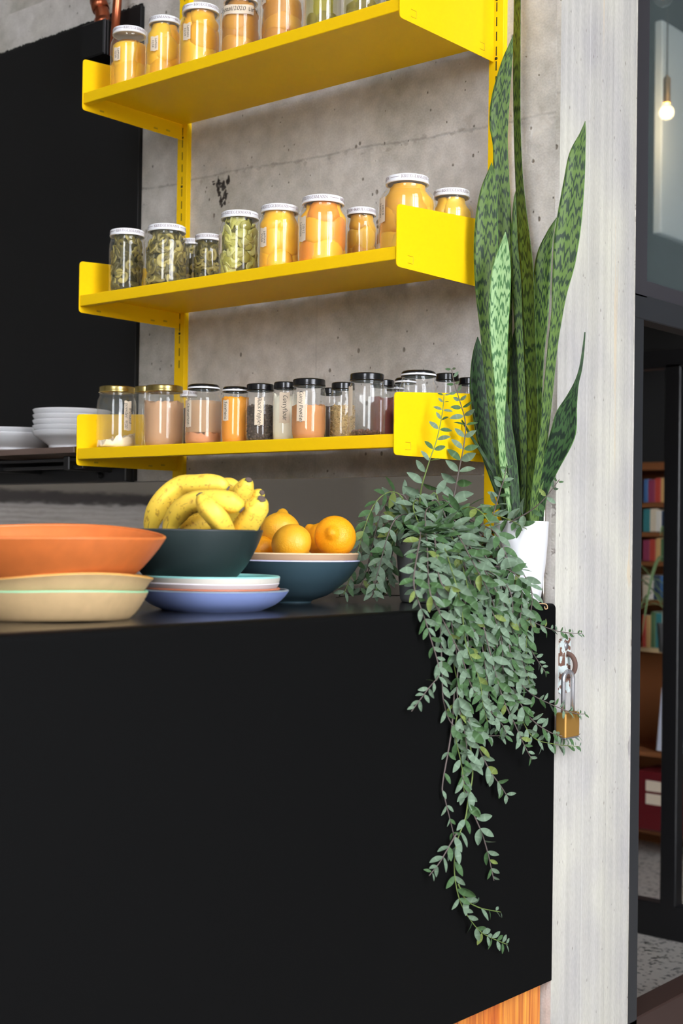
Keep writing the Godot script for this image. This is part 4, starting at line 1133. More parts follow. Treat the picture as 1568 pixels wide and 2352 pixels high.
func trailing_plant() -> void:
	var at: Vector3 = Vector3(0.7762, TOP, 0.1531)
	var t := thing("potted_trailing_plant", "trailing plant with small grey green oval leaves spilling over the counter edge", "plant", at)
	obj("pot", lathe([Vector2(0, 0.001), Vector2(0.046, 0.001), Vector2(0.049, 0.006), Vector2(0.058, 0.1), Vector2(0.0585, 0.108), Vector2(0.055, 0.108), Vector2(0.053, 0.098)], 40), m.grey_pot, t)
	obj("soil", lathe([Vector2(0, 0.09), Vector2(0.052, 0.094), Vector2(0.03, 0.098), Vector2(0, 0.099)], 24), m.soil, t)
	var list := [
		[0.021, 0.029, 0.009, [v(0.800,1.081,0.215), v(0.815,1.116,0.230), v(0.830,1.159,0.230), v(0.835,1.195,0.217), v(0.838,1.238,0.207), v(0.840,1.270,0.205)]],
		[0.021, 0.031, 0.009, [v(0.800,1.076,0.127), v(0.815,1.142,0.128), v(0.825,1.193,0.126), v(0.830,1.230,0.130), v(0.835,1.264,0.154), v(0.838,1.291,0.174), v(0.840,1.313,0.185)]],
		[0.017, 0.022, 0.008, [v(0.866,1.069,0.100), v(0.881,1.113,0.100), v(0.889,1.135,0.100), v(0.894,1.155,0.100)]],
		[0.020, 0.026, 0.009, [v(0.901,1.062,0.100), v(0.939,1.080,0.100), v(0.968,1.101,0.100), v(0.996,1.132,0.100)]],
		[0.020, 0.026, 0.018, [v(0.831,1.080,0.100), v(0.866,1.076,0.100), v(0.901,1.066,0.100), v(0.935,1.051,0.100)]],
		[0.021, 0.027, 0.014, [v(0.806,1.031,0.233), v(0.876,1.041,0.312), v(0.945,0.974,0.419), v(0.945,0.942,0.407), v(0.945,0.916,0.391), v(0.945,0.883,0.374), v(0.945,0.849,0.357), v(0.945,0.830,0.353), v(0.945,0.812,0.378), v(0.945,0.793,0.404), v(0.945,0.781,0.420)]],
		[0.022, 0.028, 0.016, [v(0.806,1.031,0.226), v(0.876,1.041,0.298), v(0.955,0.961,0.394), v(0.955,0.929,0.372), v(0.955,0.895,0.344), v(0.955,0.854,0.309), v(0.955,0.812,0.285), v(0.955,0.783,0.255), v(0.955,0.744,0.200), v(0.955,0.726,0.185)]],
		[0.022, 0.030, 0.016, [v(0.806,1.031,0.215), v(0.876,1.041,0.276), v(0.940,0.973,0.358), v(0.940,0.914,0.346), v(0.940,0.822,0.338), v(0.940,0.789,0.334), v(0.940,0.754,0.314), v(0.940,0.736,0.274), v(0.940,0.724,0.214), v(0.940,0.719,0.158)]],
		[0.024, 0.030, 0.014, [v(0.942,0.792,0.289), v(0.942,0.709,0.264), v(0.942,0.668,0.258), v(0.942,0.629,0.269), v(0.942,0.603,0.276), v(0.942,0.573,0.296), v(0.942,0.547,0.303), v(0.942,0.514,0.301), v(0.942,0.478,0.287), v(0.942,0.446,0.261), v(0.942,0.415,0.223), v(0.942,0.383,0.154)]],
		[0.022, 0.024, 0.012, [v(0.946,0.585,0.304), v(0.946,0.568,0.324), v(0.946,0.549,0.346), v(0.946,0.533,0.373)]],
		[0.024, 0.026, 0.014, [v(0.940,0.670,0.282), v(0.940,0.620,0.260), v(0.940,0.575,0.229), v(0.940,0.538,0.210), v(0.940,0.505,0.197), v(0.940,0.492,0.192)]],
		[0.034, 0.020, 0.012, [v(0.938,0.819,0.302), v(0.938,0.740,0.310), v(0.938,0.663,0.331), v(0.938,0.643,0.326), v(0.938,0.600,0.308), v(0.938,0.565,0.294)]],
		[0.024, 0.026, 0.009, [v(0.944,0.506,0.295), v(0.944,0.480,0.276), v(0.944,0.459,0.238), v(0.944,0.440,0.177)]],
		[0.024, 0.028, 0.016, [v(0.945,0.757,0.276), v(0.945,0.707,0.245), v(0.945,0.669,0.214), v(0.945,0.641,0.183), v(0.945,0.618,0.160)]],
		[0.022, 0.030, 0.009, [v(0.806,1.031,0.180), v(0.876,1.041,0.208), v(0.965,0.965,0.244), v(0.965,0.931,0.219), v(0.965,0.889,0.200), v(0.965,0.826,0.180), v(0.965,0.788,0.134), v(0.965,0.761,0.061), v(0.965,0.742,-0.006), v(0.965,0.737,-0.045)]],
		[0.022, 0.030, 0.010, [v(0.955,0.869,0.215), v(0.955,0.811,0.177), v(0.955,0.751,0.124), v(0.955,0.716,0.057), v(0.955,0.701,-0.005), v(0.955,0.702,-0.044)]],
		[0.022, 0.028, 0.010, [v(0.948,0.841,0.216), v(0.948,0.774,0.153), v(0.948,0.713,0.099), v(0.948,0.691,0.025), v(0.948,0.679,-0.054)]],
		[0.022, 0.026, 0.008, [v(0.806,1.031,0.166), v(0.876,1.041,0.180), v(0.950,0.964,0.197), v(0.950,0.932,0.153), v(0.950,0.902,0.107), v(0.950,0.885,0.046), v(0.950,0.877,-0.003), v(0.950,0.873,-0.056)]],
		[0.022, 0.028, 0.010, [v(0.806,1.031,0.178), v(0.876,1.041,0.203), v(0.952,0.951,0.237), v(0.952,0.901,0.174), v(0.952,0.864,0.122), v(0.952,0.829,0.082), v(0.952,0.811,0.060)]],
		[0.022, 0.028, 0.012, [v(0.958,0.898,0.256), v(0.958,0.793,0.206), v(0.958,0.742,0.167), v(0.958,0.700,0.134), v(0.958,0.676,0.112)]],
		[0.021, 0.030, 0.020, [v(0.806,1.031,0.210), v(0.876,1.041,0.266), v(0.960,0.980,0.341), v(0.960,0.927,0.318), v(0.960,0.874,0.305), v(0.960,0.818,0.269), v(0.960,0.777,0.257), v(0.960,0.749,0.244)]],
		[0.021, 0.030, 0.020, [v(0.806,1.031,0.192), v(0.876,1.041,0.230), v(0.950,0.966,0.281), v(0.950,0.911,0.257), v(0.950,0.856,0.244), v(0.950,0.801,0.230), v(0.950,0.752,0.217)]],
		[0.021, 0.030, 0.020, [v(0.806,1.031,0.210), v(0.876,1.041,0.267), v(0.945,0.967,0.343), v(0.945,0.913,0.325), v(0.945,0.846,0.306), v(0.945,0.793,0.305), v(0.945,0.724,0.281), v(0.945,0.683,0.274)]],
		[0.021, 0.030, 0.020, [v(0.806,1.031,0.193), v(0.876,1.053,0.234), v(0.962,0.993,0.287), v(0.962,0.938,0.239), v(0.962,0.883,0.213), v(0.962,0.828,0.206)]],
		[0.022, 0.028, 0.018, [v(0.806,1.031,0.194), v(0.876,1.041,0.235), v(0.950,0.961,0.289), v(0.940,0.925,0.289), v(0.940,0.860,0.311), v(0.940,0.792,0.292), v(0.940,0.739,0.303), v(0.940,0.684,0.284), v(0.940,0.643,0.277)]],
		[0.022, 0.028, 0.018, [v(0.806,1.031,0.216), v(0.876,1.041,0.279), v(0.952,0.974,0.364), v(0.952,0.933,0.318), v(0.952,0.892,0.271), v(0.952,0.855,0.210), v(0.952,0.811,0.178), v(0.952,0.767,0.152)]],
		[0.020, 0.027, 0.016, [v(0.794,1.067,0.210), v(0.757,1.071,0.210), v(0.725,1.056,0.210), v(0.704,1.030,0.210), v(0.691,0.993,0.210), v(0.689,0.959,0.210)]],
		[0.020, 0.026, 0.014, [v(0.760,1.075,0.190), v(0.723,1.063,0.190), v(0.705,1.045,0.190), v(0.676,1.056,0.190), v(0.661,1.068,0.190)]],
		[0.021, 0.026, 0.014, [v(0.774,1.060,0.220), v(0.738,1.030,0.220), v(0.725,0.994,0.220), v(0.744,0.958,0.220), v(0.730,0.935,0.220)]],
		[0.021, 0.024, 0.012, [v(0.764,0.995,0.240), v(0.737,0.965,0.240), v(0.709,0.941,0.240), v(0.671,0.935,0.240), v(0.644,0.931,0.240)]],
		[0.022, 0.024, 0.014, [v(0.728,1.049,0.190), v(0.695,1.041,0.190), v(0.667,1.026,0.190), v(0.655,1.011,0.190)]],
	]
	rng.seed = 2024
	# more stems start in the pot and arch out over the rim, some down the front of the counter
	for k in 20:
		var az := rng.randf_range(-0.6, 1.7)
		if k % 3 == 2: az = rng.randf_range(1.2, 2.6)
		var dir := Vector3(cos(az), 0, sin(az))
		var p0 := at + Vector3(rng.randf_range(-0.03, 0.03), 0.1, rng.randf_range(-0.03, 0.03))
		var rise := rng.randf_range(0.04, 0.085)
		var reach := rng.randf_range(0.06, 0.13)
		var pts := [p0, p0 + dir * reach * 0.35 + Vector3(0, rise, 0), p0 + dir * reach * 0.8 + Vector3(0, rise * 0.75, 0)]
		var e: Vector3 = p0 + dir * reach * 1.15
		var over: bool = e.x > EDGE - 0.02
		if cos(az) > 0.2:
			# carry on to the counter edge and hang down before it
			var z := clampf(e.z + rng.randf_range(-0.03, 0.03), 0.13, 0.32)
			var x := EDGE + rng.randf_range(0.012, 0.05)
			pts.append(Vector3(maxf(e.x, 0.88), TOP + rng.randf_range(0.05, 0.12), lerpf(e.z, z, 0.6)))
			pts.append(Vector3(x, TOP + rng.randf_range(0.0, 0.05), z))
			var hang := rng.randf_range(0.03, 0.16)
			pts.append(Vector3(x - 0.004, TOP - hang * 0.5, z - 0.012 + rng.randf_range(-0.02, 0.01)))
			pts.append(Vector3(x - 0.008, TOP - hang, z - 0.02 + rng.randf_range(-0.03, 0.02)))
		else:
			pts.append(Vector3(e.x, TOP + 0.05, e.z))
			pts.append(Vector3(e.x + dir.x * 0.015, TOP + 0.014, e.z + dir.z * 0.015))
		list.append([0.021, 0.029, 0.018, pts])
	var shapes := []
	for k in 8:
		shapes.append(oval_mesh(rng.randf_range(0.37, 0.49), rng.randf_range(0.15, 0.5), rng.randf_range(0.0, 0.22)))
	var leaves := []
	for si in list.size():
		var s = list[si]
		var line := smooth_line(s[3], 8)
		var n := line.size()
		var run := [0.0]
		for k in n - 1: run.append(run[-1] + (line[k + 1] - line[k]).length())
		var total: float = run[-1]
		var fat := []
		for k in n: fat.append(lerpf(0.0013, 0.0006, float(k) / n))
		obj("stem", tube(line.map(func(q): return q - at), fat, 6), m.stem if si % 4 else m.stem_green, t)
		var d := 0.006
		var node := rng.randi() % 2
		var outv := Vector3(0.6, 0.3, 0.74)
		while d < total:
			var k := 0
			while k < n - 2 and run[k + 1] < d: k += 1
			var f: float = clampf((d - run[k]) / maxf(run[k + 1] - run[k], 1e-5), 0, 1)
			var p: Vector3 = line[k].lerp(line[k + 1], f)
			var tg: Vector3 = (line[k + 1] - line[k]).normalized()
			var o := (outv - tg * outv.dot(tg)).normalized()
			var sd := tg.cross(o)
			var g := d / total
			var size: float = lerpf(s[1], s[2], pow(g, 1.6)) * rng.randf_range(0.82, 1.2)
			for sg in [-1.0, 1.0]:
				if rng.randf() < 0.06: continue
				var dir: Vector3
				if node % 2 == 0: dir = sd * sg * 0.9 + o * rng.randf_range(-0.1, 0.3)
				else: dir = sd * sg * 0.62 + o * (0.55 if sg > 0 else 0.15)
				dir = (dir + tg * (rng.randf_range(0.25, 0.75) if tg.y > -0.5 else rng.randf_range(0.35, 1.25)) + Vector3(0, -0.15, 0) + Vector3(rng.randf_range(-0.2, 0.2), rng.randf_range(-0.2, 0.2), rng.randf_range(-0.2, 0.2))).normalized()
				var nr := o + Vector3(0, 0.25, 0) + Vector3(rng.randf_range(-0.85, 0.85), rng.randf_range(-0.7, 0.6), rng.randf_range(-0.85, 0.85))
				nr = (nr - dir * nr.dot(dir)).normalized()
				var b := Basis(dir * size, nr * size, dir.cross(nr) * size)
				var q := p + dir * 0.0015
				# keep the blades in front of the panel, above the worktop and off the wall
				if q.x > EDGE - 0.01 and (q + dir * size).x < EDGE + 0.003 and q.y < TOP:
					continue
				if (q + dir * size).z < 0.008 and q.x < 0.93: continue
				if (q + dir * size).y < TOP + 0.002 and q.x < EDGE - 0.02: continue
				leaves.append([Transform3D(b, q - at), size + (0.02 if si < 31 else 0.0) + q.x * 0.01, rng.randi() % 8, 0 if rng.randf() < 0.62 else (1 if rng.randf() < 0.93 else 2), si])
			node += 1
			d += s[0] * lerpf(1.0, 0.55, g * g) * rng.randf_range(0.85, 1.15)
	leaves.sort_custom(func(a, b): return a[1] > b[1])
	for i in mini(300, leaves.size()):
		var o := obj("leaf", shapes[leaves[i][2]], m["oval_%d" % leaves[i][3]], t)
		o.transform = leaves[i][0]
	if leaves.size() > 300:
		var mm := MultiMesh.new()
		mm.transform_format = MultiMesh.TRANSFORM_3D
		mm.use_colors = true
		mm.mesh = shapes[0]
		mm.instance_count = leaves.size() - 300
		for i in range(300, leaves.size()):
			mm.set_instance_transform(i - 300, leaves[i][0])
			mm.set_instance_color(i - 300, [Color(1, 1, 1), Color(0.42, 0.58, 0.34), Color(1.1, 1.0, 0.4)][leaves[i][3]])
		var fo := MultiMeshInstance3D.new()
		fo.multimesh = mm
		fo.material_override = m.foliage
		fo.name = "foliage"
		fo.set_meta("kind", "stuff")
		t.add_child(fo, true)
	# a dry curl of stem on the counter edge
	var cl := thing("dry_stem", "thin curled dry stem lying on the counter edge in front of the white pot", "stem", Vector3(0.925, TOP + 0.0015, 0.06))
	obj("curl", tube(smooth_line([v(-0.012, 0, 0.05), v(0.0, 0.0, 0.02), v(0.003, 0.0, 0.0), v(0.009, -0.001, -0.022), v(0.0115, -0.008, -0.024), v(0.011, -0.009, -0.018), v(0.0095, -0.005, -0.018)], 6), 0.0008, 6), m.dry, cl)

# ---------------------------------------------------------------- what stands on the shelves
func deg(a: float) -> float:
	return deg_to_rad(a)

func jars_top() -> void:
	var g := "preserve jars on the top shelf"
	var t := jar("preserve_jar", "leftmost jar of bright yellow preserved lemons on the top shelf, smallest lid there", g, 0.0735, Y1, 0.2280, 0.0372, 0.0333, 0.1243, "white")
	fill_fruit(t, t_r(t), t_h(t), 0.031, m.preserve, m.syrup, 0.74, 2)
	add_tape(t, t_r(t), facing(t) + deg(39), t_h(t) * 0.53, 0.016, 0.026, ["Lemons", "12/19"], true, 0.0058)
	t = jar("preserve_jar", "second jar from the left on the top shelf, yellow lemons with a pale rind strip", g, 0.1765, Y1, 0.2280, 0.0368, 0.0308, 0.1218, "white")
	fill_fruit(t, t_r(t), t_h(t), 0.029, m.preserve, m.syrup, 0.86, 3)
	add_tape(t, t_r(t), facing(t) + deg(31), t_h(t) * 0.52, 0.017, 0.028, ["Lemons", "12/19"], true, 0.0058)
	t = jar("preserve_jar", "third jar from the left on the top shelf, packed with large yellow lemons", g, 0.2771, Y1, 0.2280, 0.0400, 0.0355, 0.1205, "white")
	fill_fruit(t, t_r(t), t_h(t), 0.033, m.preserve, m.syrup, 0.88, 3)
	add_tape(t, t_r(t), facing(t) + deg(40), t_h(t) * 0.53, 0.018, 0.031, ["Lemons", "12/19"], true, 0.0062)
	t = jar("preserve_jar", "amber jar on the top shelf with a tape label that reads Lime", g, 0.3830, Y1, 0.2280, 0.0369, 0.0321, 0.1155, "white")
	fill_fruit(t, t_r(t), t_h(t), 0.03, m.preserve_amber, m.syrup_amber, 0.88, 4)
	add_tape(t, t_r(t), facing(t) + deg(8), t_h(t) * 0.70, 0.062, 0.017, ["Crystal/2020  Lime"], false, 0.0098)
	t = jar("preserve_jar", "amber jar of cut lemon chunks on the top shelf, right of the Lime jar", g, 0.4831, Y1, 0.2230, 0.0392, 0.0333, 0.1116, "white")
	fill_fruit(t, t_r(t), t_h(t), 0.031, m.preserve_amber, m.syrup_amber, 0.88, 4)
	add_tape(t, t_r(t), facing(t) + deg(62), t_h(t) * 0.78, 0.02, 0.03, ["Limes"], true, 0.008)
	t = jar("preserve_jar", "jar of yellow green brine over brown olives on the top shelf, left of its twin", g, 0.5808, Y1, 0.2230, 0.0344, 0.0306, 0.1073, "white")
	pickled(t)
	add_tape(t, t_r(t), facing(t) + deg(50), t_h(t) * 0.80, 0.02, 0.03, ["Olives"], true, 0.008)
	t = jar("preserve_jar", "jar of yellow green brine over brown olives next to the top shelf's right bracket", g, 0.6707, Y1, 0.2230, 0.0336, 0.0298, 0.1033, "white")
	pickled(t)
	t = jar("preserve_jar", "red brown jar at the right end of the top shelf, behind the bracket", g, 0.7342, Y1, 0.1930, 0.0318, 0.0296, 0.1114, "white")
	fill_fruit(t, t_r(t), t_h(t), 0.028, [m.allspice, m.rust], m.powder_dark, 0.86, 3)

func pickled(t: Node3D) -> void:
	var r := t_r(t); var h := t_h(t)
	obj("brine", lathe([Vector2(0, 0.003), Vector2(r * 0.92, 0.004), Vector2(r * 0.94, 0.015), Vector2(r * 0.94, h * 0.7), Vector2(r * 0.8, h * 0.8), Vector2(0, h * 0.8)], 32), m.brine_clear, t)
	obj("backdrop_brine", lathe([Vector2(0, 0.004), Vector2(r * 0.5, 0.005), Vector2(r * 0.5, h * 0.78), Vector2(0, h * 0.78)], 20), m.brine_yellow, t)
	for k in 16:
		var a := TAU * k / 8.0 + rng.randf() * 0.4
		var c := Vector3(cos(a) * r * 0.68, 0.014 + 0.013 * (k / 8), sin(a) * r * 0.68)
		var sz := rng.randf_range(0.008, 0.011)
		obj("olive", grid(12, 8, func(u, vv):
			var f: float = (vv - 0.5) * PI
			return squeeze(c + Vector3(cos(u * TAU) * cos(f) * sz * 1.2, sin(f) * sz, sin(u * TAU) * cos(f) * sz), r * 0.92, 0.0005, 0.004, h)), m.seed_brown[k % 2], t)

func t_r(t: Node3D) -> float: return t.get_child(0).mesh.get_aabb().size.x / 2.0
func t_h(t: Node3D) -> float: return t.get_child(0).mesh.get_aabb().end.y + 0.002

func jars_middle() -> void:
	var g := "preserve jars on the middle shelf"
	var t := jar("preserve_jar", "leftmost jar on the middle shelf, dark sliced pickles under a white lid", g, 0.0710, Y2, 0.2230, 0.0355, 0.0346, 0.1290, "white")
	fill_slices(t, t_r(t), t_h(t), 0.033, m.slice_dark, m.brine_dark, 80, 0.0122)
	t = jar("preserve_jar", "larger jar of dark pickle rings, second from the left on the middle shelf", g, 0.1865, Y2, 0.2230, 0.0434, 0.0371, 0.1224, "white")
	fill_slices(t, t_r(t), t_h(t), 0.035, m.slice_dark, m.brine_dark, 100, 0.0132)
	t = jar("preserve_jar", "small dark pickle jar behind the two left jars, mostly hidden, middle shelf", g, 0.0955, Y2, 0.0680, 0.0278, 0.0251, 0.1347, "white")
	fill_slices(t, t_r(t), t_h(t), 0.024, m.slice_dark, m.brine_dark, 45, 0.0095)
	t = jar("preserve_jar", "dark pickle jar set back, left of the jar of pale green slices", g, 0.2083, Y2, 0.1330, 0.0301, 0.0258, 0.1183, "white")
	fill_slices(t, t_r(t), t_h(t), 0.025, m.slice_dark, m.brine_dark, 60, 0.012)
	t = jar("preserve_jar", "jar of pale yellow green cucumber slices on the middle shelf", g, 0.3842, Y2, 0.2230, 0.0377, 0.0353, 0.1206, "white")
	fill_slices(t, t_r(t), t_h(t), 0.034, m.slice_green, m.brine_green, 105, 0.0125, 0.02)
	add_tape(t, t_r(t), facing(t) + deg(72), t_h(t) * 0.5, 0.02, 0.036, ["Pickles"], true, 0.007)
	t = jar("preserve_jar", "jar of yellow lemon wedges right of the pale green slices, middle shelf", g, 0.4882, Y2, 0.2280, 0.0386, 0.0339, 0.1168, "white")
	fill_fruit(t, t_r(t), t_h(t), 0.032, m.preserve, m.syrup, 0.88, 3)
	add_tape(t, t_r(t), facing(t) + deg(47), t_h(t) * 0.48, 0.016, 0.034, ["Lemons", "11/19"], true, 0.0062)
	t = jar("preserve_jar", "widest orange jar in the centre of the middle shelf, full of whole fruit", g, 0.5828, Y2, 0.2180, 0.0439, 0.0374, 0.1202, "white")
	fill_fruit(t, t_r(t), t_h(t), 0.036, [m.preserve[1], m.preserve[0], m.orange_fruit], m.syrup, 0.88, 3)
	add_tape(t, t_r(t), facing(t) + deg(54), t_h(t) * 0.5, 0.019, 0.043, ["20/12", "Lemons"], true, 0.0066)
	t = jar("preserve_jar", "smaller amber jar set back, right of the widest orange jar", g, 0.5752, Y2, 0.1030, 0.0293, 0.0269, 0.1235, "white")
	fill_fruit(t, t_r(t), t_h(t), 0.026, m.preserve_lemon, m.syrup_amber, 0.88, 4)
	t = jar("preserve_jar", "biggest jar, of pale whole lemons, behind the middle shelf's right bracket", g, 0.7453, Y2, 0.1880, 0.0479, 0.0372, 0.1369, "white")
	fill_fruit(t, t_r(t), t_h(t), 0.036, m.preserve_lemon, m.syrup_amber, 0.87, 3)
	add_tape(t, t_r(t), facing(t) + deg(61), t_h(t) * 0.56, 0.02, 0.042, ["20/20", "Lemons"], true, 0.0066)
	t = jar("preserve_jar", "small labelled amber jar tucked behind the biggest lemon jar", g, 0.5924, Y2, 0.0430, 0.0265, 0.0241, 0.1122, "white")
	fill_fruit(t, t_r(t), t_h(t), 0.024, m.preserve_amber, m.syrup_amber, 0.88, 3)
	add_tape(t, t_r(t), facing(t) + deg(58), t_h(t) * 0.42, 0.02, 0.036, ["Lemons"], true, 0.006)
	t = jar("preserve_jar", "lemon jar at the right end of the middle shelf, nearest the snake plant", g, 0.7535, Y2, 0.0710, 0.0397, 0.0321, 0.1363, "white")
	fill_fruit(t, t_r(t), t_h(t), 0.03, m.preserve_lemon, m.syrup_amber, 0.87, 3)

func jars_bottom() -> void:
	var g := "spice jars on the bottom shelf"
	var t := jar("spice_jar", "gold lidded jar at the bottom shelf's left end, a little pale flour in it", g, 0.0528, Y3, 0.2280, 0.0390, 0.0360, 0.1236, "gold")
	fill_powder(t, "flour", t_r(t), t_h(t), 0.15, m.powder_flour, 0.5, Vector2(0.006, -0.008))
	add_tape(t, t_r(t), facing(t) - deg(35), t_h(t) * 0.52, 0.017, 0.058, ["Mustard", "powder  9/20"], true, 0.0082)
	t = jar("spice_jar", "empty gold lidded jar half hidden between the two front gold lidded jars", g, 0.0366, Y3, 0.1330, 0.0286, 0.0277, 0.1331, "gold")
	fill_powder(t, "flour", t_r(t), t_h(t), 0.08, m.powder_white, 0.2)
	t = jar("spice_jar", "gold lidded jar three quarters full of light brown powder", g, 0.1806, Y3, 0.2180, 0.0388, 0.0363, 0.1186, "gold")
	fill_powder(t, "brown_powder", t_r(t), t_h(t), 0.72, m.powder_brown, 0.05)
	t = jar("spice_jar", "little white lidded jar behind, between the brown powder and cinnamon jars", g, 0.0853, Y3, 0.0630, 0.0207, 0.0180, 0.1285, "white")
	fill_powder(t, "spice", t_r(t), t_h(t), 0.7, m.powder_dark)
	t = jar("spice_jar", "nearly empty dusty cinnamon jar with black and white lid", g, 0.2955, Y3, 0.2230, 0.0344, 0.0303, 0.1143, "ring")
	fill_powder(t, "cinnamon", t_r(t), t_h(t), 0.19, m.powder_cinnamon, 0.3)
	var r := t_r(t); var h := t_h(t)
	obj("dust_film", grid(36, 6, func(u, vv): return Vector3(cos(u * TAU) * r * 0.975, h * (0.2 + 0.52 * vv), sin(u * TAU) * r * 0.975)), m.dust, t)
	add_tape(t, r, facing(t) + deg(54), h * 0.5, 0.017, 0.05, ["Cinnamon"], true, 0.0085)
	t = jar("spice_jar", "narrow jar full of deep yellow turmeric with black and white lid", g, 0.3792, Y3, 0.2230, 0.0257, 0.0240, 0.1051, "ring")
	fill_powder(t, "turmeric", t_r(t), t_h(t), 0.8, m.powder_turmeric, 0.03)
	add_tape(t, t_r(t), facing(t) + deg(43), t_h(t) * 0.57, 0.014, 0.038, ["Turmeric"], true, 0.0082)
	t = jar("spice_jar", "black lidded jar of black peppercorns with a tape label", g, 0.4375, Y3, 0.2180, 0.0257, 0.0253, 0.1067, "black")
	fill_seeds(t, "peppercorns", t_r(t), t_h(t), 0.62, m.pepper, Vector3(0.0019, 0.0019, 0.0019), 900)
	add_tape(t, t_r(t), facing(t) + deg(4), t_h(t) * 0.52, 0.0165, 0.05, ["Black Pepper"], true, 0.0088)
	t = jar("spice_jar", "slim black lidded jar of white flour marked in handwriting", g, 0.4894, Y3, 0.2080, 0.0219, 0.0204, 0.1081, "black")
	fill_powder(t, "white_flour", t_r(t), t_h(t), 0.76, m.powder_white, 0.08)
	add_tape(t, t_r(t), facing(t) + deg(2), t_h(t) * 0.56, 0.019, 0.055, ["Curryflour"], true, 0.0098)
	t = jar("spice_jar", "black lidded jar of orange brown curry powder with a tape label", g, 0.5647, Y3, 0.2280, 0.0305, 0.0290, 0.1068, "black")
	fill_powder(t, "curry_powder", t_r(t), t_h(t), 0.56, m.powder_curry, 0.04)
	add_tape(t, t_r(t), facing(t) + deg(27), t_h(t) * 0.53, 0.0165, 0.051, ["Curry Powder"], true, 0.0088)
	t = jar("spice_jar", "black lidded jar of dark spice set back, right of the curry powder", g, 0.4915, Y3, 0.0830, 0.0219, 0.0203, 0.1083, "black")
	fill_powder(t, "spice", t_r(t), t_h(t), 0.68, m.powder_dark)
	t = jar("spice_jar", "black lidded jar of cumin seeds behind the clear allspice jar", g, 0.5751, Y3, 0.1480, 0.0234, 0.0211, 0.1076, "black")
	fill_seeds(t, "cumin_seeds", t_r(t), t_h(t), 0.6, m.cumin, Vector3(0.001, 0.0026, 0.001), 900)
	t = jar("spice_jar", "tall clear black lidded jar with only a few allspice berries at the bottom", g, 0.6915, Y3, 0.2230, 0.0317, 0.0295, 0.1088, "black")
	fill_seeds(t, "allspice_berries", t_r(t), t_h(t), 0.08, m.allspice, Vector3(0.0026, 0.0026, 0.0026), 130)
	add_tape(t, t_r(t), facing(t) + deg(60), t_h(t) * 0.56, 0.014, 0.05, [], true)
	t = jar("spice_jar", "jar of dark red paprika behind the clear allspice jar", g, 0.6299, Y3, 0.1030, 0.0226, 0.0210, 0.1131, "black")
	fill_powder(t, "paprika", t_r(t), t_h(t), 0.7, m.powder_paprika)
	t = jar("spice_jar", "small red jar with black and white lid at the back, right of the paprika", g, 0.6175, Y3, 0.0530, 0.0198, 0.0183, 0.1102, "ring")
	fill_powder(t, "paprika", t_r(t), t_h(t), 0.7, m.powder_paprika)
	t = jar("spice_jar", "jar with black and white lid peeping out left of the bottom right bracket", g, 0.6772, Y3, 0.0980, 0.0216, 0.0193, 0.1147, "ring")
	fill_powder(t, "spice", t_r(t), t_h(t), 0.5, m.powder_dark)
	t = jar("spice_jar", "large jar with black and white lid behind the bottom shelf's right bracket", g, 0.7439, Y3, 0.1480, 0.0336, 0.0302, 0.1178, "ring")
	fill_powder(t, "spice", t_r(t), t_h(t), 0.4, m.powder_brown)
	t = jar("spice_jar", "black lidded jar behind the bottom bracket, right of the large black and white lid", g, 0.7466, Y3, 0.0680, 0.0214, 0.0206, 0.1206, "black")
	fill_powder(t, "spice", t_r(t), t_h(t), 0.4, m.powder_dark)
	t = jar("spice_jar", "black lidded jar in the back corner of the bottom shelf, beside the snake plant", g, 0.7655, Y3, 0.0260, 0.0200, 0.0204, 0.1158, "black")
	fill_powder(t, "spice", t_r(t), t_h(t), 0.4, m.powder_dark)

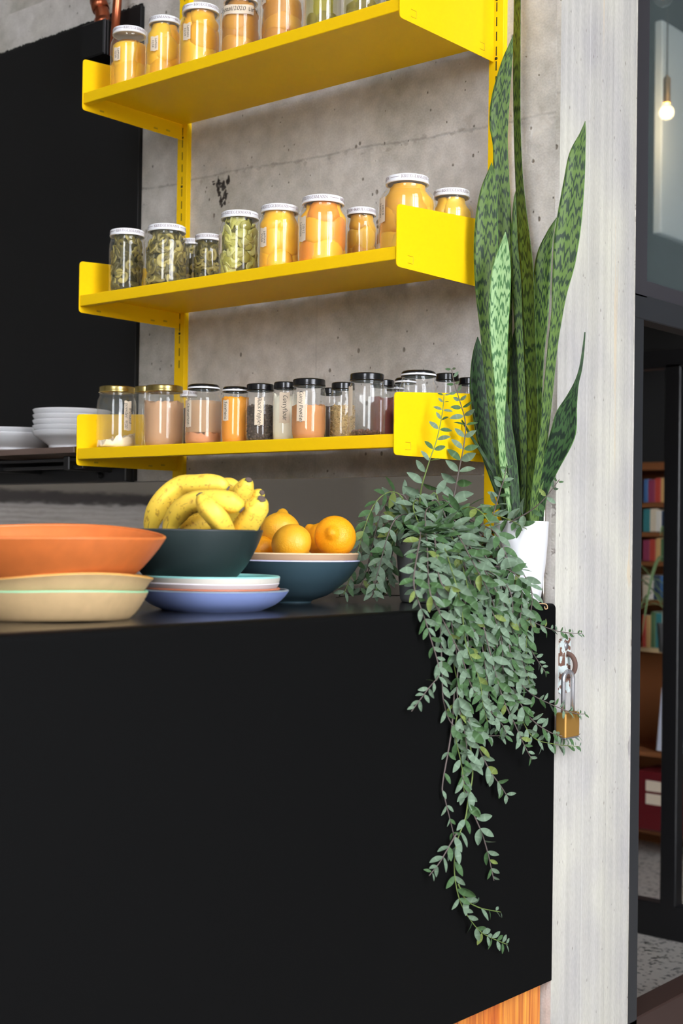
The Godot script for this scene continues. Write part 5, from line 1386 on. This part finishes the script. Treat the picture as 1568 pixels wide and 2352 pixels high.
func more_materials() -> void:
	m.tab = mat(Color8(196, 158, 8), 0.5)
	m.side_wall = mat(Color8(150, 147, 142), 0.8)
	m.dark_wall = mat(Color8(46, 46, 47), 0.8)
	m.frame_dark = mat(Color8(44, 45, 48), 0.45)
	m.sill = mat(Color8(58, 40, 34), 0.6)
	m.shelf_wood = mat(Color8(136, 84, 46), 0.6)
	m.counter_wood = mat(Color8(206, 178, 134), 0.6)
	m.grass_leaf = mat(Color8(120, 146, 100), 0.5)
	m.pale_panel = mat(Color8(196, 210, 214), 0.6)
	m.glow = mat(Color8(255, 220, 170), 0.5)
	m.glow.emission_enabled = true
	m.glow.emission = Color(1.0, 0.88, 0.7)
	m.glow.emission_energy_multiplier = 6.0
	m.bench_edge = mat(Color8(134, 112, 102), 0.35, 0.5)
	m.dull_steel = mat(Color8(160, 160, 162), 0.45, 0.8)
	m.dark_bowl = mat(Color8(40, 52, 52), 0.42)
	m.dry = mat(Color8(216, 178, 132), 0.7)
	m.orange_fruit = mat(Color8(244, 150, 36), 0.35)
	m.brine_yellow = mat(Color8(176, 160, 34), 0.5)
	var clay := noise_bytes(256, 256, 0.06, 61, 4)
	for q in [["tan_clay", Color8(206, 174, 128)], ["orange_clay", Color8(214, 116, 56)]]:
		var px := PackedByteArray(); px.resize(256 * 256 * 3)
		for i in 256 * 256:
			var s := 1.0 + (clay[i] - 128) * 0.0004
			px[i * 3] = int(clampf(q[1].r8 * s, 0, 255)); px[i * 3 + 1] = int(clampf(q[1].g8 * s, 0, 255)); px[i * 3 + 2] = int(clampf(q[1].b8 * s, 0, 255))
		m[q[0]] = mat(Color.WHITE, 0.45)
		m[q[0]].uv1_triplanar = true
		m[q[0]].uv1_scale = Vector3(3, 3, 3)
		m[q[0]].albedo_texture = tex(Image.create_from_data(256, 256, false, Image.FORMAT_RGB8, px))
	# painted, rusting hasp
	var hb := noise_bytes(64, 128, 0.05, 71, 4)
	var im := Image.create_empty(64, 128, false, Image.FORMAT_RGB8)
	for y in 128:
		for x in 64:
			var k: float = clampf((hb[y * 64 + x] - 128) / 16.0, 0, 1)
			im.set_pixel(x, y, Color8(200, 212, 210).lerp(Color8(112, 80, 66), k))
	m.hasp = mat(Color.WHITE, 0.6)
	m.hasp.albedo_texture = tex(im)
	m.hasp.uv1_scale = Vector3(18, 9, 1)
	# slow waves in the splashback sheet
	var nt := NoiseTexture2D.new()
	nt.width = 256; nt.height = 256; nt.seamless = true
	nt.noise = FastNoiseLite.new()
	nt.noise.frequency = 0.012
	bump(m.steel, nt, 0.13)
	m.steel.roughness = 0.035
	m.steel.albedo_color = Color8(190, 182, 174)
	m.steel.uv1_scale = Vector3(0.8, 1.6, 1)

# ---------------------------------------------------------------- scene
func _ready() -> void:
	var cam := Camera3D.new()
	cam.name = "camera"
	add_child(cam)
	cam.position = CAM
	cam.basis = Basis.from_euler(Vector3(0.01586, 0.70244, 0.01359))
	cam.fov = 40.5249
	var lens := CameraAttributesPhysical.new()
	lens.frustum_focal_length = 32.5056
	lens.frustum_focus_distance = 2.4
	lens.exposure_aperture = 2.9
	lens.frustum_near = 0.05
	lens.frustum_far = 60.0
	cam.attributes = lens
	cam.current = true
	var sky := ProceduralSkyMaterial.new()
	sky.sky_top_color = Color(0.93, 0.95, 1.0)
	sky.sky_horizon_color = Color(0.98, 0.99, 1.0)
	sky.ground_horizon_color = Color(0.62, 0.62, 0.62)
	sky.ground_bottom_color = Color(0.4, 0.4, 0.4)
	sky.sky_curve = 0.3
	var env := Environment.new()
	env.background_mode = Environment.BG_SKY
	env.sky = Sky.new()
	env.sky.sky_material = sky
	env.background_energy_multiplier = 11.0
	env.tonemap_mode = Environment.TONE_MAPPER_LINEAR
	env.tonemap_exposure = 1.52
	env.sdfgi_enabled = true
	env.ssao_enabled = true
	env.ssil_enabled = true
	var we := WorldEnvironment.new()
	we.name = "daylight"
	we.environment = env
	add_child(we)
	rng.seed = 11
	materials()
	more_materials()
	setting()
	glazing()
	counter()
	louvre()
	wall_rail(-0.014, "left yellow slotted wall rail, next to the black boarding")
	wall_rail(0.789, "right yellow slotted wall rail, behind the snake plant")
	shelf(Y1, "top yellow steel shelf, seen from below, with preserve jars")
	shelf(Y2, "middle yellow steel shelf, between the preserve and spice shelves")
	shelf(Y3, "bottom yellow steel shelf, carrying the spice jars")
	crockery()
	fruit()
	snake_plant()
	trailing_plant()
	jars_top()
	jars_middle()
	jars_bottom()
	padlock()
